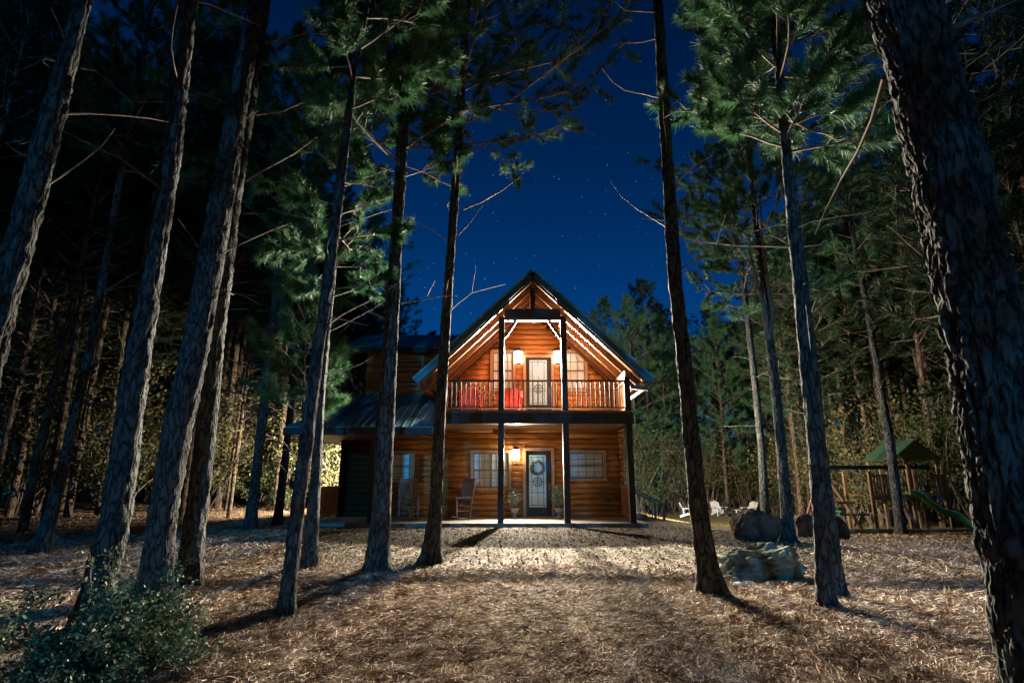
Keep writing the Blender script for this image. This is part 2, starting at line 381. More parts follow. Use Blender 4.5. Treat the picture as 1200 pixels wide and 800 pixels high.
def log_wall(mb, axis_, plane, u0, u1, z0, z1, holes=(), top=None, sgn=-1, pitch=.176):
    """half-round log courses. axis_ 'x' runs along x at y=plane; 'y' runs along y at x=plane; sgn = outward direction"""
    nl = int(math.ceil((z1 - z0) / pitch)); K = 6
    def P(u, off, z): return (u, plane + sgn * off, z) if axis_ == 'x' else (plane + sgn * off, u, z)
    for i in range(nl):
        a, b = z0 + i * pitch, min(z1, z0 + (i + 1) * pitch); mid = (a + b) / 2
        segs = [(u0, u1)]
        if top:
            lim = top(a + pitch * .5)
            if lim is None: continue
            segs = [(max(u0, lim[0]), min(u1, lim[1]))]
        for (hx0, hx1, hz0, hz1) in holes:
            if hz0 < mid < hz1:
                ns = []
                for (p, q) in segs:
                    if hx1 <= p or hx0 >= q: ns.append((p, q)); continue
                    if hx0 > p: ns.append((p, hx0))
                    if hx1 < q: ns.append((hx1, q))
                segs = ns
        for (p, q) in segs:
            if q - p < .02: continue
            cuts = [p] + sorted(x for x in (rnd.uniform(p, q) for _ in range(int((q - p) / 3.5))) if p + .4 < x < q - .4) + [q]
            for c0, c1 in zip(cuts[:-1], cuts[1:]):
                jit = rnd.uniform(-.004, .004); k = len(mb.v)
                for uu in (c0, c1 - (.004 if c1 != q else 0)):
                    for j in range(K + 1):
                        t = math.pi * j / K
                        mb.v.append(P(uu, .012 + (.046 + jit) * math.sin(t) ** .8, a + (b - a) * (1 - math.cos(t)) / 2))
                for j in range(K):
                    mb.f.append((k + j, k + K + 1 + j, k + K + 2 + j, k + j + 1)); mb.sm.append(True)
                mb.f.append(tuple(k + j for j in range(K + 1))); mb.sm.append(False)
                mb.f.append(tuple(k + 2 * K + 1 - j for j in range(K + 1))); mb.sm.append(False)

def rect(px0, py0, px1, py1, Y):
    pm = (py0 + py1) / 2
    return [axx(px0, pm, Y), axx(px1, pm, Y), azz(py1, Y), azz(py0, Y)]
Yf = YW - .07
win1 = rect(554.5, 530.5, 596, 571, Yf)
win2 = rect(667, 530.5, 707, 560, Yf)
door1 = rect(616.5, 528, 646.5, 605, Yf); door1[2] = ZP + .02
uwl = rect(577.5, 413, 601, 456, Yf); uwr = rect(660, 413, 685.5, 456, Yf)
door2 = rect(616.5, 419, 646, 478, Yf); door2[2] = ZB + .02
wwin = rect(459, 531, 481, 562, YW + .1)
lamp_px = [(607.5, 419), (653.5, 419), (604.5, 533)]

front = MB()
log_wall(front, 'x', YW, XL, XR, ZP, 6.9, [win1, win2, door1, uwl, uwr, door2],
         lambda z: None if z > ZR - .5 else ((XC - (ZR - .38 - z) / SL, XC + (ZR - .38 - z) / SL) if z > 3.6 else (XL, XR)))
C_(front, 'wall', M['log_wood'])['label'] = 'front log wall'
# solid core behind the logs, with a gable top
core = MB()
pts = [(XL, ZP), (XR, ZP), (XR, under(XR) - .35), (XC, ZR - .42), (XL, under(XL) - .35)]
yb = 26.8
core.face([(x, YW, z) for x, z in pts]); core.face([(x, yb, z) for x, z in reversed(pts)])
core.face([(XL, YW, ZP), (XL, YW, under(XL) - .35), (XL, yb, under(XL) - .35), (XL, yb, ZP)]); core.face([(XR, YW, ZP), (XR, yb, ZP), (XR, yb, under(XR) - .35), (XR, YW, under(XR) - .35)])
C_(core, 'wall_core', M['log_side'])
sides = MB()
log_wall(sides, 'y', XR, YW - .06, yb, ZP, 4.25, sgn=1); log_wall(sides, 'y', XL, YW - .06, yb, ZP, 4.25, sgn=-1)
C_(sides, 'side_wall', M['log_side'])
# corner log ends
ce = MB()
for i in range(20):
    for x in (XL, XR): ce.box(x - .09, x + .09, YW - .10, YW + .06, ZP + i * .176 + .02, ZP + i * .176 + .16)
C_(ce, 'corner_trim', M['log_wood'], .02)

def trim_frame(mb, r, wd=.09, bottom=True, y=YW, dp=.06, gap=0):
    x0, x1, z0, z1 = r; yo = y - .085
    mb.box(x0 - wd, x0, yo - dp, y + .02, z0 - (wd if bottom else 0), z1 + wd)
    mb.box(x1, x1 + wd, yo - dp, y + .02, z0 - (wd if bottom else 0), z1 + wd)
    mb.box(x0 + .001, x1 - .001, yo - dp, y + .02, z1, z1 + wd)
    if bottom: mb.box(x0 + .001, x1 - .001, yo - dp - .02, y + .02, z0 - wd, z0)
def window(r, cols, rows, y=YW, mull=True, panel='blinds'):
    x0, x1, z0, z1 = r
    f = MB(); trim_frame(f, r, y=y); fo = C_(f, 'window', M['trim_wood'], .008)
    s = MB(); ys = y - .075
    n_ = 2 if mull else 1
    wid = (x1 - x0) / n_; sw = .035
    for k in range(n_):
        a, b = x0 + k * wid, x0 + (k + 1) * wid
        s.box(a, a + sw, ys, ys + .05, z0, z1); s.box(b - sw, b, ys, ys + .05, z0, z1)
        s.box(a + sw, b - sw, ys, ys + .05, z0, z0 + sw); s.box(a + sw, b - sw, ys, ys + .05, z1 - sw, z1)
        zm = (z0 + z1) / 2; s.box(a + sw, b - sw, ys - .012, ys + .05, zm - .022, zm + .022)
        for c in range(1, cols):
            xx = a + sw + (wid - 2 * sw) * c / cols
            s.box(xx - .008, xx + .008, ys + .012, ys + .03, z0 + sw, zm - .022); s.box(xx - .008, xx + .008, ys + .012, ys + .03, zm + .022, z1 - sw)
        for lo, hi in ((z0 + sw, zm - .022), (zm + .022, z1 - sw)):
            for q in range(1, rows):
                zz = lo + (hi - lo) * q / rows; s.box(a + sw, b - sw, ys + .014, ys + .028, zz - .007, zz + .007)
    so = C_(s, 'sash', M['sash'], parent=fo); 
    p = MB()
    p.face([(x0, ys + .035, z0), (x1, ys + .035, z0), (x1, ys + .035, z1), (x0, ys + .035, z1)])
    C_(p, 'pane', M[panel], parent=fo)
    return fo
window(win1, 3, 2); window(win2, 4, 2, mull=False); window(uwl, 2, 2, panel='curtain'); window(uwr, 3, 2, mull=False, panel='curtain')

def ring(mb, cx, y, cz, r0, r1, n=28, d=.008):
    k = len(mb.v)
    for j in range(n):
        a = 2 * math.pi * j / n
        for r in (r0, r1):
            for yy in (y, y - d): mb.v.append((cx + r * math.cos(a), yy, cz + r * math.sin(a)))
    for j in range(n):
        a = k + 4 * j; b = k + 4 * ((j + 1) % n)
        for q in ((a + 1, b + 1, b + 3, a + 3), (a, a + 1, b + 1, b)[::-1], (a + 2, a + 3, b + 3, b + 2)): mb.f.append(q); mb.sm.append(False)
def door(r, gl, star):
    x0, x1, z0, z1 = r
    f = MB(); trim_frame(f, r, bottom=False, wd=.10); fo = C_(f, 'door_frame', M['trim_wood'], .008)
    d = MB(); yd = YW - .05
    d.box(x0, x1, yd, YW + .03, z0, z1)
    do = C_(d, 'door', M['door_paint'])
    gx0, gx1, gz0, gz1 = gl
    g_ = MB(); g_.box(gx0, gx1, yd - .012, yd + .01, gz0, gz1); C_(g_, 'door_glass', M['door_glass'], parent=do)
    L = MB(); yl = yd - .012
    def bar(a0, a1, b0, b1): L.box(a0, a1, yl - .008, yl + .002, b0, b1)
    w_ = gx1 - gx0; cx = (gx0 + gx1) / 2; i1 = .16 * w_
    for xx in (gx0 + i1, gx1 - i1): bar(xx - .007, xx + .007, gz0 + .05, gz1 - .05)
    for zz in (gz0 + .06, gz1 - .06): bar(gx0 + .03, gx1 - .03, zz - .007, zz + .007)
    bar(cx - .006, cx + .006, gz0 + .06, gz1 - .55)
    bar(cx - .006, cx + .006, gz1 - .2, gz1 - .02)
    for zz in (gz0 + .45,): bar(gx0 + .03, gx1 - .03, zz - .006, zz + .006)
    zc_ = gz0 + (gz1 - gz0) * star
    ring(L, cx, yl, zc_, .125, .15)
    for k in range(5):
        a = math.pi / 2 + k * 4 * math.pi / 5; b = math.pi / 2 + (k + 1) * 4 * math.pi / 5
        L.bar((cx + .12 * math.cos(a), yl - .006 - .001 * k, zc_ + .12 * math.sin(a)), (cx + .12 * math.cos(b), yl - .006 - .001 * k, zc_ + .12 * math.sin(b)), .012, .012, (0, 1, 0))
    bar(gx0 + .03, cx - .15, zc_ - .006, zc_ + .006); bar(cx + .15, gx1 - .03, zc_ - .006, zc_ + .006)
    C_(L, 'leading', M['lead_came'], parent=do)
    h = MB(); hx = x1 - .07
    h.box(hx - .025, hx + .025, yd - .015, yd, (z0 + z1) / 2 - .22, (z0 + z1) / 2 + .02)
    h.tube([(hx, yd - .01, (z0 + z1) / 2 - .07), (hx, yd - .06, (z0 + z1) / 2 - .07), (hx - .1, yd - .065, (z0 + z1) / 2 - .07)], .011, 8)
    C_(h, 'handle', M['sash'], parent=do)
    th = MB(); th.box(x0 - .1, x1 + .1, YW - .2, YW, z0 - .018, z0 - .002); C_(th, 'threshold', M['trim_wood'], parent=do)
    return cx, zc_, yl
dcx, dcz, dyl = door(door1, rect(620, 533, 640, 594, YW - .05), .48)
door(door2, rect(620.5, 422, 641, 474, YW - .05), .35)

# lanterns -----------------------------------------------------------------
def lantern(px, py, glassmat, flood, size=1.0, tilt=62, along=0, loc=None, rz=0, cone=165):
    p = loc or Vector((axx(px, py, YW - .27), YW - .27, azz(py, YW - .27)))
    o = MB(); s = size
    # plate, arm, cap, base in local frame: -Y outwards
    Rm = Matrix.Rotation(rz, 4, 'Z')
    o.box(-.06 * s, .06 * s, .07, .10, -.12 * s, .12 * s); o.box(-.02, .02, .04, .07, .10 * s, .14 * s)
    o.lathe([(.001, .20 * s), (.04 * s, .18 * s), (.10 * s, .135 * s), (.105 * s, .12 * s), (.001, .121 * s)], n=4)
    o.lathe([(.001, -.135 * s), (.075 * s, -.125 * s), (.085 * s, -.115 * s), (.001, -.114 * s)], n=4)
    for a in range(4):
        an = math.pi / 2 * a; x, y = .087 * s * math.cos(an), .087 * s * math.sin(an)
        o.bar((x, y, -.12 * s), (x, y, .125 * s), .008, .008, (1, 0, 0))
    o.v = [tuple(Rm @ Vector(v) + p) for v in o.v]
    bo = C_(o, 'wall_lantern', M['black_metal'])
    g_ = MB(); g_.lathe([(.001, -.113 * s), (.075 * s, -.112 * s), (.08 * s, .118 * s), (.001, .119 * s)], n=12)
    g_.v = [tuple(Rm @ Vector(v) + p) for v in g_.v]
    C_(g_, 'lantern_glass', glassmat, parent=bo)
    ld = bpy.data.lights.new('lantern_light', 'SPOT'); ld.energy = flood; ld.color = LAMP_COL; ld.shadow_soft_size = .05
    ld.spot_size = R(cone); ld.spot_blend = 1.0
    lo = bpy.data.objects.new('lantern_light', ld); COL.objects.link(lo)
    lo.location = p + Rm @ Vector((0, -.16, 0)); lo.rotation_euler = (R(tilt), 0, rz + math.pi)
    lo.parent = bo
    return bo
for i, (px, py) in enumerate(lamp_px):
    lantern(px, py, M['lamp_balcony' if i < 2 else 'lamp_porch'], BALCONY_FLOOD if i < 2 else PORCH_FLOOD, 1.75 if i < 2 else 1.4, 71, cone=122)
# unseen lanterns added on the side walls to light the woods and crowns
lantern(0, 0, M['lamp_side_added'], SIDE_FLOOD_R, .9, 95, loc=Vector((XR + .24, 20.2, 2.9)), rz=R(90 + 60), cone=125)
lantern(0, 0, M['lamp_side_added'], 9000, .9, 105, loc=Vector((XR + .24, 21.6, 3.1)), rz=R(48), cone=150)
lantern(0, 0, M['lamp_side_added'], SIDE_FLOOD_L, .9, 84, loc=Vector((-5.85, 22.0, 2.35)), rz=R(-90 - 25), cone=140)

# porch slab and balcony ----------------------------------------------------
slab = MB(); slab.box(-5.75, 3.72, YP - .12, YW + .4, ZP - .35, ZP); C_(slab, 'porch_floor', M['concrete'], .02)
def post(x, y, z0, z1, w_=.17, m='dark_wood'):
    b = MB(); b.box(x - w_ / 2, x + w_ / 2, y - w_ / 2, y + w_ / 2, z0, z1); return C_(b, 'post', M[m], .012)
XI = [axx(587, 560, YP), axx(664, 560, YP)]; XO = [axx(739.5, 560, YP)]; XO.append(2 * XC - XO[0] - .02)
for x in XI: post(x, YP, ZP, under(x) - .42)
for x in XO: post(x, YP, ZP, under(x) - .42)
# balcony deck
bk = MB(); bk.box(XO[1] - .12, XO[0] + .12, YP - .10, YW - .08, ZB - .07, ZB); C_(bk, 'balcony_floor', M['deck_wood'], .01)
fb = MB(); fb.box(XO[1] - .14, XO[0] + .14, YP - .125, YP - .086, 3.0, ZB - .072)
fb.box(XO[0] + .10, XO[0] + .14, YP - .084, YW - .08, 3.0, ZB - .072); fb.box(XO[1] - .14, XO[1] - .10, YP - .084, YW - .08, 3.0, ZB - .072)
C_(fb, 'balcony_beam', M['dark_wood'], .008)
sf = MB(); sf.box(XO[1] - .09, XO[0] + .09, YP - .084, YW - .08, 3.06, 3.10); C_(sf, 'porch_ceiling', M['trim_wood'])
cj = MB()
for k in range(10):
    yy = YP + .15 + k * .25; cj.box(XO[1] - .08, XO[0] + .08, yy, yy + .012, 3.05, 3.062)
C_(cj, 'ceiling_batten', M['rafter_wood'])
# balcony railings, one per bay
xs = sorted(XI + XO)
for a, b in zip(xs[:-1], xs[1:]):
    r_ = MB(); a += .087; b -= .087; zt = ZB + .89
    r_.box(a, b, YP - .045, YP + .045, zt - .04, zt); r_.box(a, b, YP - .03, YP + .03, ZB + .07, ZB + .11)
    n_ = 12
    for k in range(1, n_): 
        xx = a + (b - a) * k / n_; r_.box(xx - .014, xx + .014, YP - .014, YP + .014, ZB + .11, zt - .04)
    C_(r_, 'railing', M['dark_wood'])
for x in XO:
    r_ = MB(); zt = ZB + .89
    r_.box(x - .045, x + .045, YP + .087, YW - .1, zt - .04, zt); r_.box(x - .03, x + .03, YP + .087, YW - .1, ZB + .07, ZB + .11)
    for k in range(1, 16):
        yy = YP + .087 + (YW - .1 - YP - .087) * k / 16; r_.box(x - .014, x + .014, yy - .014, yy + .014, ZB + .11, zt - .04)
    C_(r_, 'railing', M['rail_wood'])

# roof ----------------------------------------------------------------------
def roof_slab(mb, p0, p1, p2, p3, th):
    """quad p0..p3 top surface, thickness th straight down"""
    P = [Vector(p) for p in (p0, p1, p2, p3)]; Q = [p - Vector((0, 0, th)) for p in P]
    mb.face(P); mb.face(Q[::-1])
    for i in range(4): j = (i + 1) % 4; mb.face([P[j], P[i], Q[i], Q[j]])
rf = MB(); YBK = 27.6
for s_ in (-1, 1):
    roof_slab(rf, (XC, YR, ZR), (XC + s_ * HW, YR, ZE), (XC + s_ * HW, YBK, ZE), (XC, YBK, ZR), .05)
    nrm = Vector((s_ * SL, 0, 1)).normalized()
    y = YR + .2
    while y < YBK:
        a = Vector((XC + s_ * .03, y, ZR - .03 * SL)) + nrm * .015; b = Vector((XC + s_ * HW, y, ZE)) + nrm * .015
        rf.bar(a, b, .03, .035, nrm); y += .4
rf.bar((XC, YR - .01, ZR + .015), (XC, YBK, ZR + .015), .22, .03)
C_(rf, 'roof', M['roof_metal'])['label'] = 'steep main gable roof in blue metal'
so_ = MB()
for s_ in (-1, 1):
    roof_slab(so_, (XC, YR + .03, ZR - .055), (XC + s_ * (HW - .02), YR + .03, ZE - .035), (XC + s_ * (HW - .02), YBK - .03, ZE - .035), (XC, YBK - .03, ZR - .055), .03)
C_(so_, 'soffit', M['soffit_wood'])
rk = MB()
for s_ in (-1, 1):
    nrm = Vector((s_ * SL, 0, 1)).normalized(); dn = -nrm * .075
    rk.bar(Vector((XC, YR - .022, ZR)) + dn + nrm * .03, Vector((XC + s_ * (HW + .02), YR - .022, ZE - .02)) + dn + nrm * .03, .04, .17, nrm)
C_(rk, 'rake_board', M['rake_metal'])
de = MB()
for s_ in (-1, 1):
    nrm = Vector((s_ * SL, 0, 1)).normalized()
    de.bar(Vector((XC, YR - .04, ZR + .012)) + nrm * .05, Vector((XC + s_ * (HW + .03), YR - .04, ZE - .01)) + nrm * .05, .09, .05, nrm)
C_(de, 'drip_edge', M['roof_metal'])
raf_y = [YR + .10, YR + .62, 17.3, 17.95, 18.5]
for k, yy in enumerate(raf_y):
    for s_ in (-1, 1):
        nrm = Vector((s_ * SL, 0, 1)).normalized(); dp = .10 if k == 0 else .19
        off = -nrm * (.085 / 1 + dp / 2)
        b_ = MB(); b_.bar(Vector((XC + s_ * .05, yy, ZR - .05 * SL)) + off, Vector((XC + s_ * (HW - .12), yy, ZE + .12 * SL)) + off, .10, dp, nrm)
        C_(b_, 'rafter', M['rafter_wood'], .008)
rb = MB(); rb.box(XC - .06, XC + .06, YR + .16, YW, ZR - .42, ZR - .12); C_(rb, 'ridge_beam', M['rafter_wood'], .01)
# eave beams carried on the outer posts and braces
for s_ in (-1, 1):
    x = XC + s_ * (HW - .67); zt = under(x) - .34
    b_ = MB(); b_.box(x - .07, x + .07, YR + .16, YW, zt - .2, zt - .005); C_(b_, 'eave_beam', M['rafter_wood'], .01)
    b_ = MB(); b_.bar((XC + s_ * (HW - .1), YR + .05, ZE - .25), (XC + s_ * (HW - .62), YR + .05, ZE - .19), .1, .12); b_.box(XC + s_ * (HW - .22), XC + s_ * (HW - .06), YR + .02, YW, ZE - .21, ZE - .06)
    C_(b_, 'eave_return', M['rafter_wood'], .01)
tb = MB(); tb.box(XI[0] + .087, XI[1] - .087, YP - .07, YP + .07, 6.14, 6.42)
C_(tb, 'collar_beam', M['dark_wood'], .01)
tb = MB(); tb.box(XI[0] + .087, XI[1] - .087, YP - .05, YP + .09, 6.06, 6.135); C_(tb, 'collar_trim', M['rafter_wood'], .006)
kp = MB(); kp.box(XC - .075, XC + .075, YP - .06, YP + .06, 6.422, ZR - .43); C_(kp, 'king_post', M['dark_wood'], .01)
for s_, x in ((1, XI[0]), (-1, XI[1])):
    b_ = MB(); b_.bar((x + s_ * .09, YP + .05, 5.55), (x + s_ * .42, YP + .05, 6.06), .08, .09, (1, 0, 0)); b_.bar((x, YP + .1, 6.25), (x, YW - .1, 6.25), .09, .14); C_(b_, 'brace', M['rafter_wood'], .008)

# left wing -------------------------------------------------------------------
YW2 = YW + .1; WL = -5.6
wv = MB(); log_wall(wv, 'x', YW2, -4.15, XL - .1, ZP, 2.95, [wwin]); C_(wv, 'wing_wall', M['log_wood'])
wv = MB(); log_wall(wv, 'x', YW2 - .012, WL, -4.16, ZP, 2.95); C_(wv, 'wing_wall', M['shade_log'])['label'] = 'shaded end of the side porch wall, shade in its colour'  # log colour darkened here to carry the shade of the trees in front
wc = MB(); wc.box(WL, XL - .01, YW2 + .003, 26, ZP, 2.95); C_(wc, 'wing_core', M['shade_log'])
window(wwin, 2, 2, y=YW2, mull=False)
vt = MB(); xx = axx(483.5, 560, YW2 - .1); vt.box(xx - .05, xx + .05, YW2 - .16, YW2 - .08, ZP, 2.35); C_(vt, 'door_trim', M['trim_wood'])
YU = 19.7; WU = -5.15
uw = MB(); log_wall(uw, 'x', YU, WU, XL - .02, 4.1, 6.02); C_(uw, 'dormer_wall', M['log_wood'])
uc = MB(); uc.box(WU, XL - .01, YU + .003, 24.5, 4.0, 6.02)
C_(uc, 'dormer_core', M['log_side'])
# dormer roof, ridge running left to right
dr = MB(); y0, y1, y2 = YU - .45, 21.9, 25.2; xa, xb = WU - .75, XC - .9
z0, z1 = 5.98, 7.08
roof_slab(dr, (xa, y0, z0), (xb, y0, z0), (xb, y1, z1), (xa, y1, z1), .06); roof_slab(dr, (xa, y2, z0 - .3), (xa, y1, z1), (xb, y1, z1), (xb, y2, z0 - .3), .06)
sl = Vector((0, y1 - y0, z1 - z0)).normalized(); nn = Vector((0, -(z1 - z0), y1 - y0)).normalized(); x = xa + .05
while x < xb:
    dr.bar(Vector((x, y0, z0)) + nn * .012, Vector((x, y1, z1)) + nn * .012, .03, .03, nn); x += .23
C_(dr, 'dormer_roof', M['roof_metal'])
df = MB(); df.box(xa, XL - .5, y0 - .05, y0 - .005, z0 - .22, z0 - .02); C_(df, 'dormer_fascia', M['dark_wood'])
for (a, b, c, d) in ((xa + .1, 1, 0, 0),):
    g_ = MB(); g_.face([(xa + .3, y0 + .1, z0 - .1), (xa + .3, y2, z0 - .4), (xa + .3, y1, z1 - .1)]); C_(g_, 'dormer_gable', M['dark_wood'])
# dormer window
dw = [-4.15, -3.2, 4.75, 5.65]
window(dw, 2, 2, y=YU, mull=False, panel='dark_interior')
# shed roof of the side porch with a hip at its left end
sh = MB(); e0 = (-6.4, YP - .25, 2.90); e1 = (XL + .05, YP - .25, 2.90); t0 = (WU - .05, YU - .02, 4.38); t1 = (XL + .05, YU - .02, 4.38)
roof_slab(sh, e0, e1, t1, t0, .06); roof_slab(sh, e0, t0, (WU - .05, 25.5, 4.38), (-6.4, 26.2, 2.90), .06)
nn = Vector((0, -(4.38 - 2.9), YU - YP + .23)).normalized(); x = -6.3
while x < XL:
    k = min(1, max(0, (x + 6.4) / (WU - .05 + 6.4)))
    sh.bar(Vector((x, e0[1], 2.9)) + nn * .012, Vector((x, e0[1] + (t0[1] - e0[1]) * k, 2.9 + 1.48 * k)) + nn * .012, .035, .035, nn); x += .23
C_(sh, 'porch_roof', M['roof_metal'])['label'] = 'low hipped blue metal roof over the side porch'
fs = MB(); fs.box(-6.38, XL + .1, YP - .30, YP - .255, 2.68, 2.88); fs.box(-6.43, -6.385, YP - .25, 26, 2.68, 2.88)
C_(fs, 'gutter', M['dark_wood'], .01)
pc = MB(); pc.box(-6.35, XL - .12, YP - .2, YW2 - .09, 2.70, 2.73); pc.box(-6.35, WL - .1, YW2 - .08, 26, 2.70, 2.73); C_(pc, 'side_porch_ceiling', M['soffit_wood'])
for x in (-5.55, -3.9): post(x, YP, ZP, 2.70, .14)
sr = MB(); zt = ZP + .95
sr.box(-5.585, -5.515, YP + .09, YW2 - .1, zt - .05, zt); sr.box(-5.57, -5.53, YP + .09, YW2 - .1, ZP + .08, ZP + .12)
for k in range(1, 17):
    yy = YP + .09 + (YW2 - YP - .19) * k / 17; sr.box(-5.57, -5.53, yy - .02, yy + .02, ZP + .12, zt - .05)
C_(sr, 'railing', M['rail_wood'])['label'] = 'wooden railing at the left end of the side porch'
sr = MB(); xr = 3.50
sr.box(xr - .035, xr + .035, YP + .5, YW - .1, zt - .05, zt); sr.box(xr - .02, xr + .02, YP + .5, YW - .1, ZP + .08, ZP + .12)
for k in range(0, 16):
    yy = YP + .53 + (YW - YP - .66) * k / 15; sr.box(xr - .018, xr + .018, yy - .018, yy + .018, ZP + .12, zt - .05)
C_(sr, 'railing', M['rail_wood'])['label'] = 'wooden railing at the right end of the porch'
# side steps with dark handrail, on the right side of the cabin
stp = MB(); 
for k in range(3): stp.box(XR + .1, XR + .95 + .28 * k, 19.6, 20.8, ZP - .2 - .17 * k - .17, ZP - .17 * k - .03 * (k > 0))
C_(stp, 'side_steps', M['concrete'], .01)
hr = MB()
for y_ in (19.6, 20.8):
    A = Vector((XR + .3, y_, ZP + .95)); B = Vector((XR + 1.5, y_, ZP + .35))
    hr.bar(A, B, .05, .05)
    for q in range(7):
        p = A.lerp(B, q / 6); w_ = .07 if q in (0, 6) else .02
        hr.box(p.x - w_ / 2, p.x + w_ / 2, y_ - w_ / 2, y_ + w_ / 2, p.z - .85, p.z + .02)
C_(hr, 'handrail', M['black_metal'])
ch = MB(); ch.box(3.0, 3.12, YW - .125, YW - .09, ZP + .45, ZP + .6); C_(ch, 'outlet_cover', M['sash'])

# ------------------------------------------------------------------ things on the porch and balcony
def scatter_leaves(n, fn, size, parent, name, m, elong=2.0):
    V = np.zeros((n, 4, 3)); 
    for i in range(n):
        p = fn(); d = Vector((rnd.gauss(0, 1), rnd.gauss(0, 1), rnd.gauss(0, 1))).normalized(); e = d.orthogonal().normalized()
        e.rotate(Matrix.Rotation(rnd.uniform(0, 6.28), 3, d)); s = size * rnd.uniform(.6, 1.3); u = d * s; v = e * s / elong
        V[i] = [p, p + u * .5 + v * .5, p + u, p + u * .5 - v * .5]
    me = np_mesh(name, V.reshape(-1, 3), np.arange(n * 4).reshape(-1, 4), [m]); return link_mesh(name, me, parent)
def topiary(px, label, tall):
    x = axx(px, 600, YW - .55); t = thing('potted_topiary', (x, YW - .55, ZP), label, 'potted plant', 'urns of pale foliage flanking the front door')
    MB().lathe([(.001, 0), (.10, 0), (.10, .03), (.05, .06), (.045, .10), (.11, .18), (.14, .27), (.155, .28), (.15, .30), (.11, .295), (.10, .26), (.001, .26)]).build('urn', M['urn'], t)
    MB().tube([(0, 0, .25), (.01, 0, .5)], .015, 6).build('stem', M['twig'], t)
    def fn():
        d = Vector((rnd.gauss(0, 1), rnd.gauss(0, 1), rnd.gauss(0, 1))).normalized() * rnd.uniform(.4, 1) ** .5
        return Vector((d.x * .21, d.y * .21, .60 + d.z * (.24 if d.z < 0 else tall)))
    scatter_leaves(520, fn, .075, t, 'foliage', M['topiary_leaf'])
topiary(603, 'pale leafy plant in a stone urn under the porch lantern, left of the front door', .26)
topiary(655, 'taller pale leafy plant in a stone urn right of the front door', .40)
wr = thing('door_wreath', (dcx, dyl - .05, azz(548, YW - .1)), 'round green leafy wreath hanging on the glass of the front door', 'wreath')
def fn():
    a = rnd.uniform(0, 6.28); b = rnd.uniform(0, 6.28); r = .19 + .04 * math.cos(b)
    return Vector((r * math.cos(a), .03 * math.sin(b), r * math.sin(a)))
scatter_leaves(420, fn, .055, wr, 'leaves', M['wreath_leaf'])
MB().tube([(.19 * math.cos(a * math.pi / 12), 0, .19 * math.sin(a * math.pi / 12)) for a in range(25)], .022, 6).build('ring', M['twig'], wr)
dm = MB().box(-.45, .45, -.28, .28, 0, .02).build('doormat', M['mat_fibre']); dm.location = (dcx, YW - .5, ZP + .002)
tag(dm, 'brown doormat on the porch floor before the front door', 'doormat')

def rocking_chair(loc, rz, label):
    t = thing('rocking_chair', loc, label, 'rocking chair', 'wooden rocking chairs on the porch', rz)
    m = M['chair_wood']
    for s_ in (-1, 1):
        x = .27 * s_
        MB().tube([(x, -.45 + .1 * k, .015 + .45 * ((k - 4.5) / 10) ** 2 + .01) for k in range(10)], .018, 6).build('rocker', m, t)
        b = MB(); b.bar((x, -.25, .06), (x, -.27, .62), .04, .04); b.build('leg', m, t)
        b = MB(); b.bar((x, .22, .06), (x * .95, .42, 1.18), .045, .045, (1, 0, 0)); b.build('back_post', m, t)
        b = MB(); b.box(x - .04, x + .04, -.34, .27, .62, .645); b.build('armrest', m, t)
        b = MB(); b.bar((x, -.25, .25), (x, .24, .25), .025, .025); b.build('stretcher', m, t)
    b = MB(); 
    for k in range(7): b.bar((-.25, -.25 + k * .075, .42 - k * .008), (.25, -.25 + k * .075, .42 - k * .008), .06, .02)
    b.build('seat', m, t)
    b = MB()
    for k in range(7): x = -.20 + k * .067; b.bar((x, .25, .45), (x, .40, 1.06), .035, .018, (0, 1, 0))
    b.bar((-.26, .415, 1.12), (.26, .415, 1.12), .03, .12); b.bar((-.25, .27, .5), (.25, .27, .5), .03, .07)
    b.build('backrest', m, t)
    b = MB(); b.bar((-.26, -.26, .2), (.26, -.26, .2), .025, .03); b.bar((-.26, .24, .2), (.26, .24, .2), .025, .03); b.build('rung', m, t)
    return t
rocking_chair((axx(478, 600, 17.6), 17.6, ZP), R(14), 'slatted wooden rocking chair on the porch seen between the two middle pine trunks')
rocking_chair((axx(537, 600, 17.6), 17.6, ZP), R(-48), 'wooden rocking chair turned sideways on the porch just left of the twin window')

def adirondack(m, loc, rz, label, group, s=1):
    t = thing('adirondack_chair', loc, label, 'chair', group, rz, s)
    for s_ in (-1, 1):
        b = MB(); b.box(s_ * .29 - .02, s_ * .29 + .02, -.42, -.35, 0, .52); b.build('leg', m, t)
        b = MB(); b.bar((s_ * .25, -.42, .33), (s_ * .25, .45, .05), .03, .12); b.build('side_rail', m, t)
        b = MB(); b.box(s_ * .31 - .06, s_ * .31 + .06, -.48, .28, .52, .545); b.bar((s_ * .29, .2, .53), (s_ * .29, .24, .13), .03, .06); b.build('armrest', m, t)
    b = MB()
    for k in range(6): a = k / 5; b.bar((-.24, -.42 + a * .5, .385 - a * .165), (.24, -.42 + a * .5, .385 - a * .165), .085, .02)
    b.build('seat', m, t)
    b = MB()
    for k in range(6):
        x = -.225 + k * .09; hh = .90 - .9 * abs(x) ** 1.6
        b.bar((x, .12, .18), (x * 1.15, .44, hh), .075, .02, (0, 1, 0))
    b.bar((-.27, .26, .5), (.27, .26, .5), .03, .06); b.build('backrest', m, t)
    return t
zc0 = ZB + .005
adirondack(M['red_paint'], (axx(551, 478, 17.5), 17.5, zc0), R(12), 'red slatted deck chair on the balcony nearest its left end', 'red chairs on the balcony', 1.05)
adirondack(M['red_paint'], (axx(599, 478, 17.6), 17.6, zc0), R(-10), 'red slatted deck chair on the balcony left of the balcony door', 'red chairs on the balcony', 1.05)

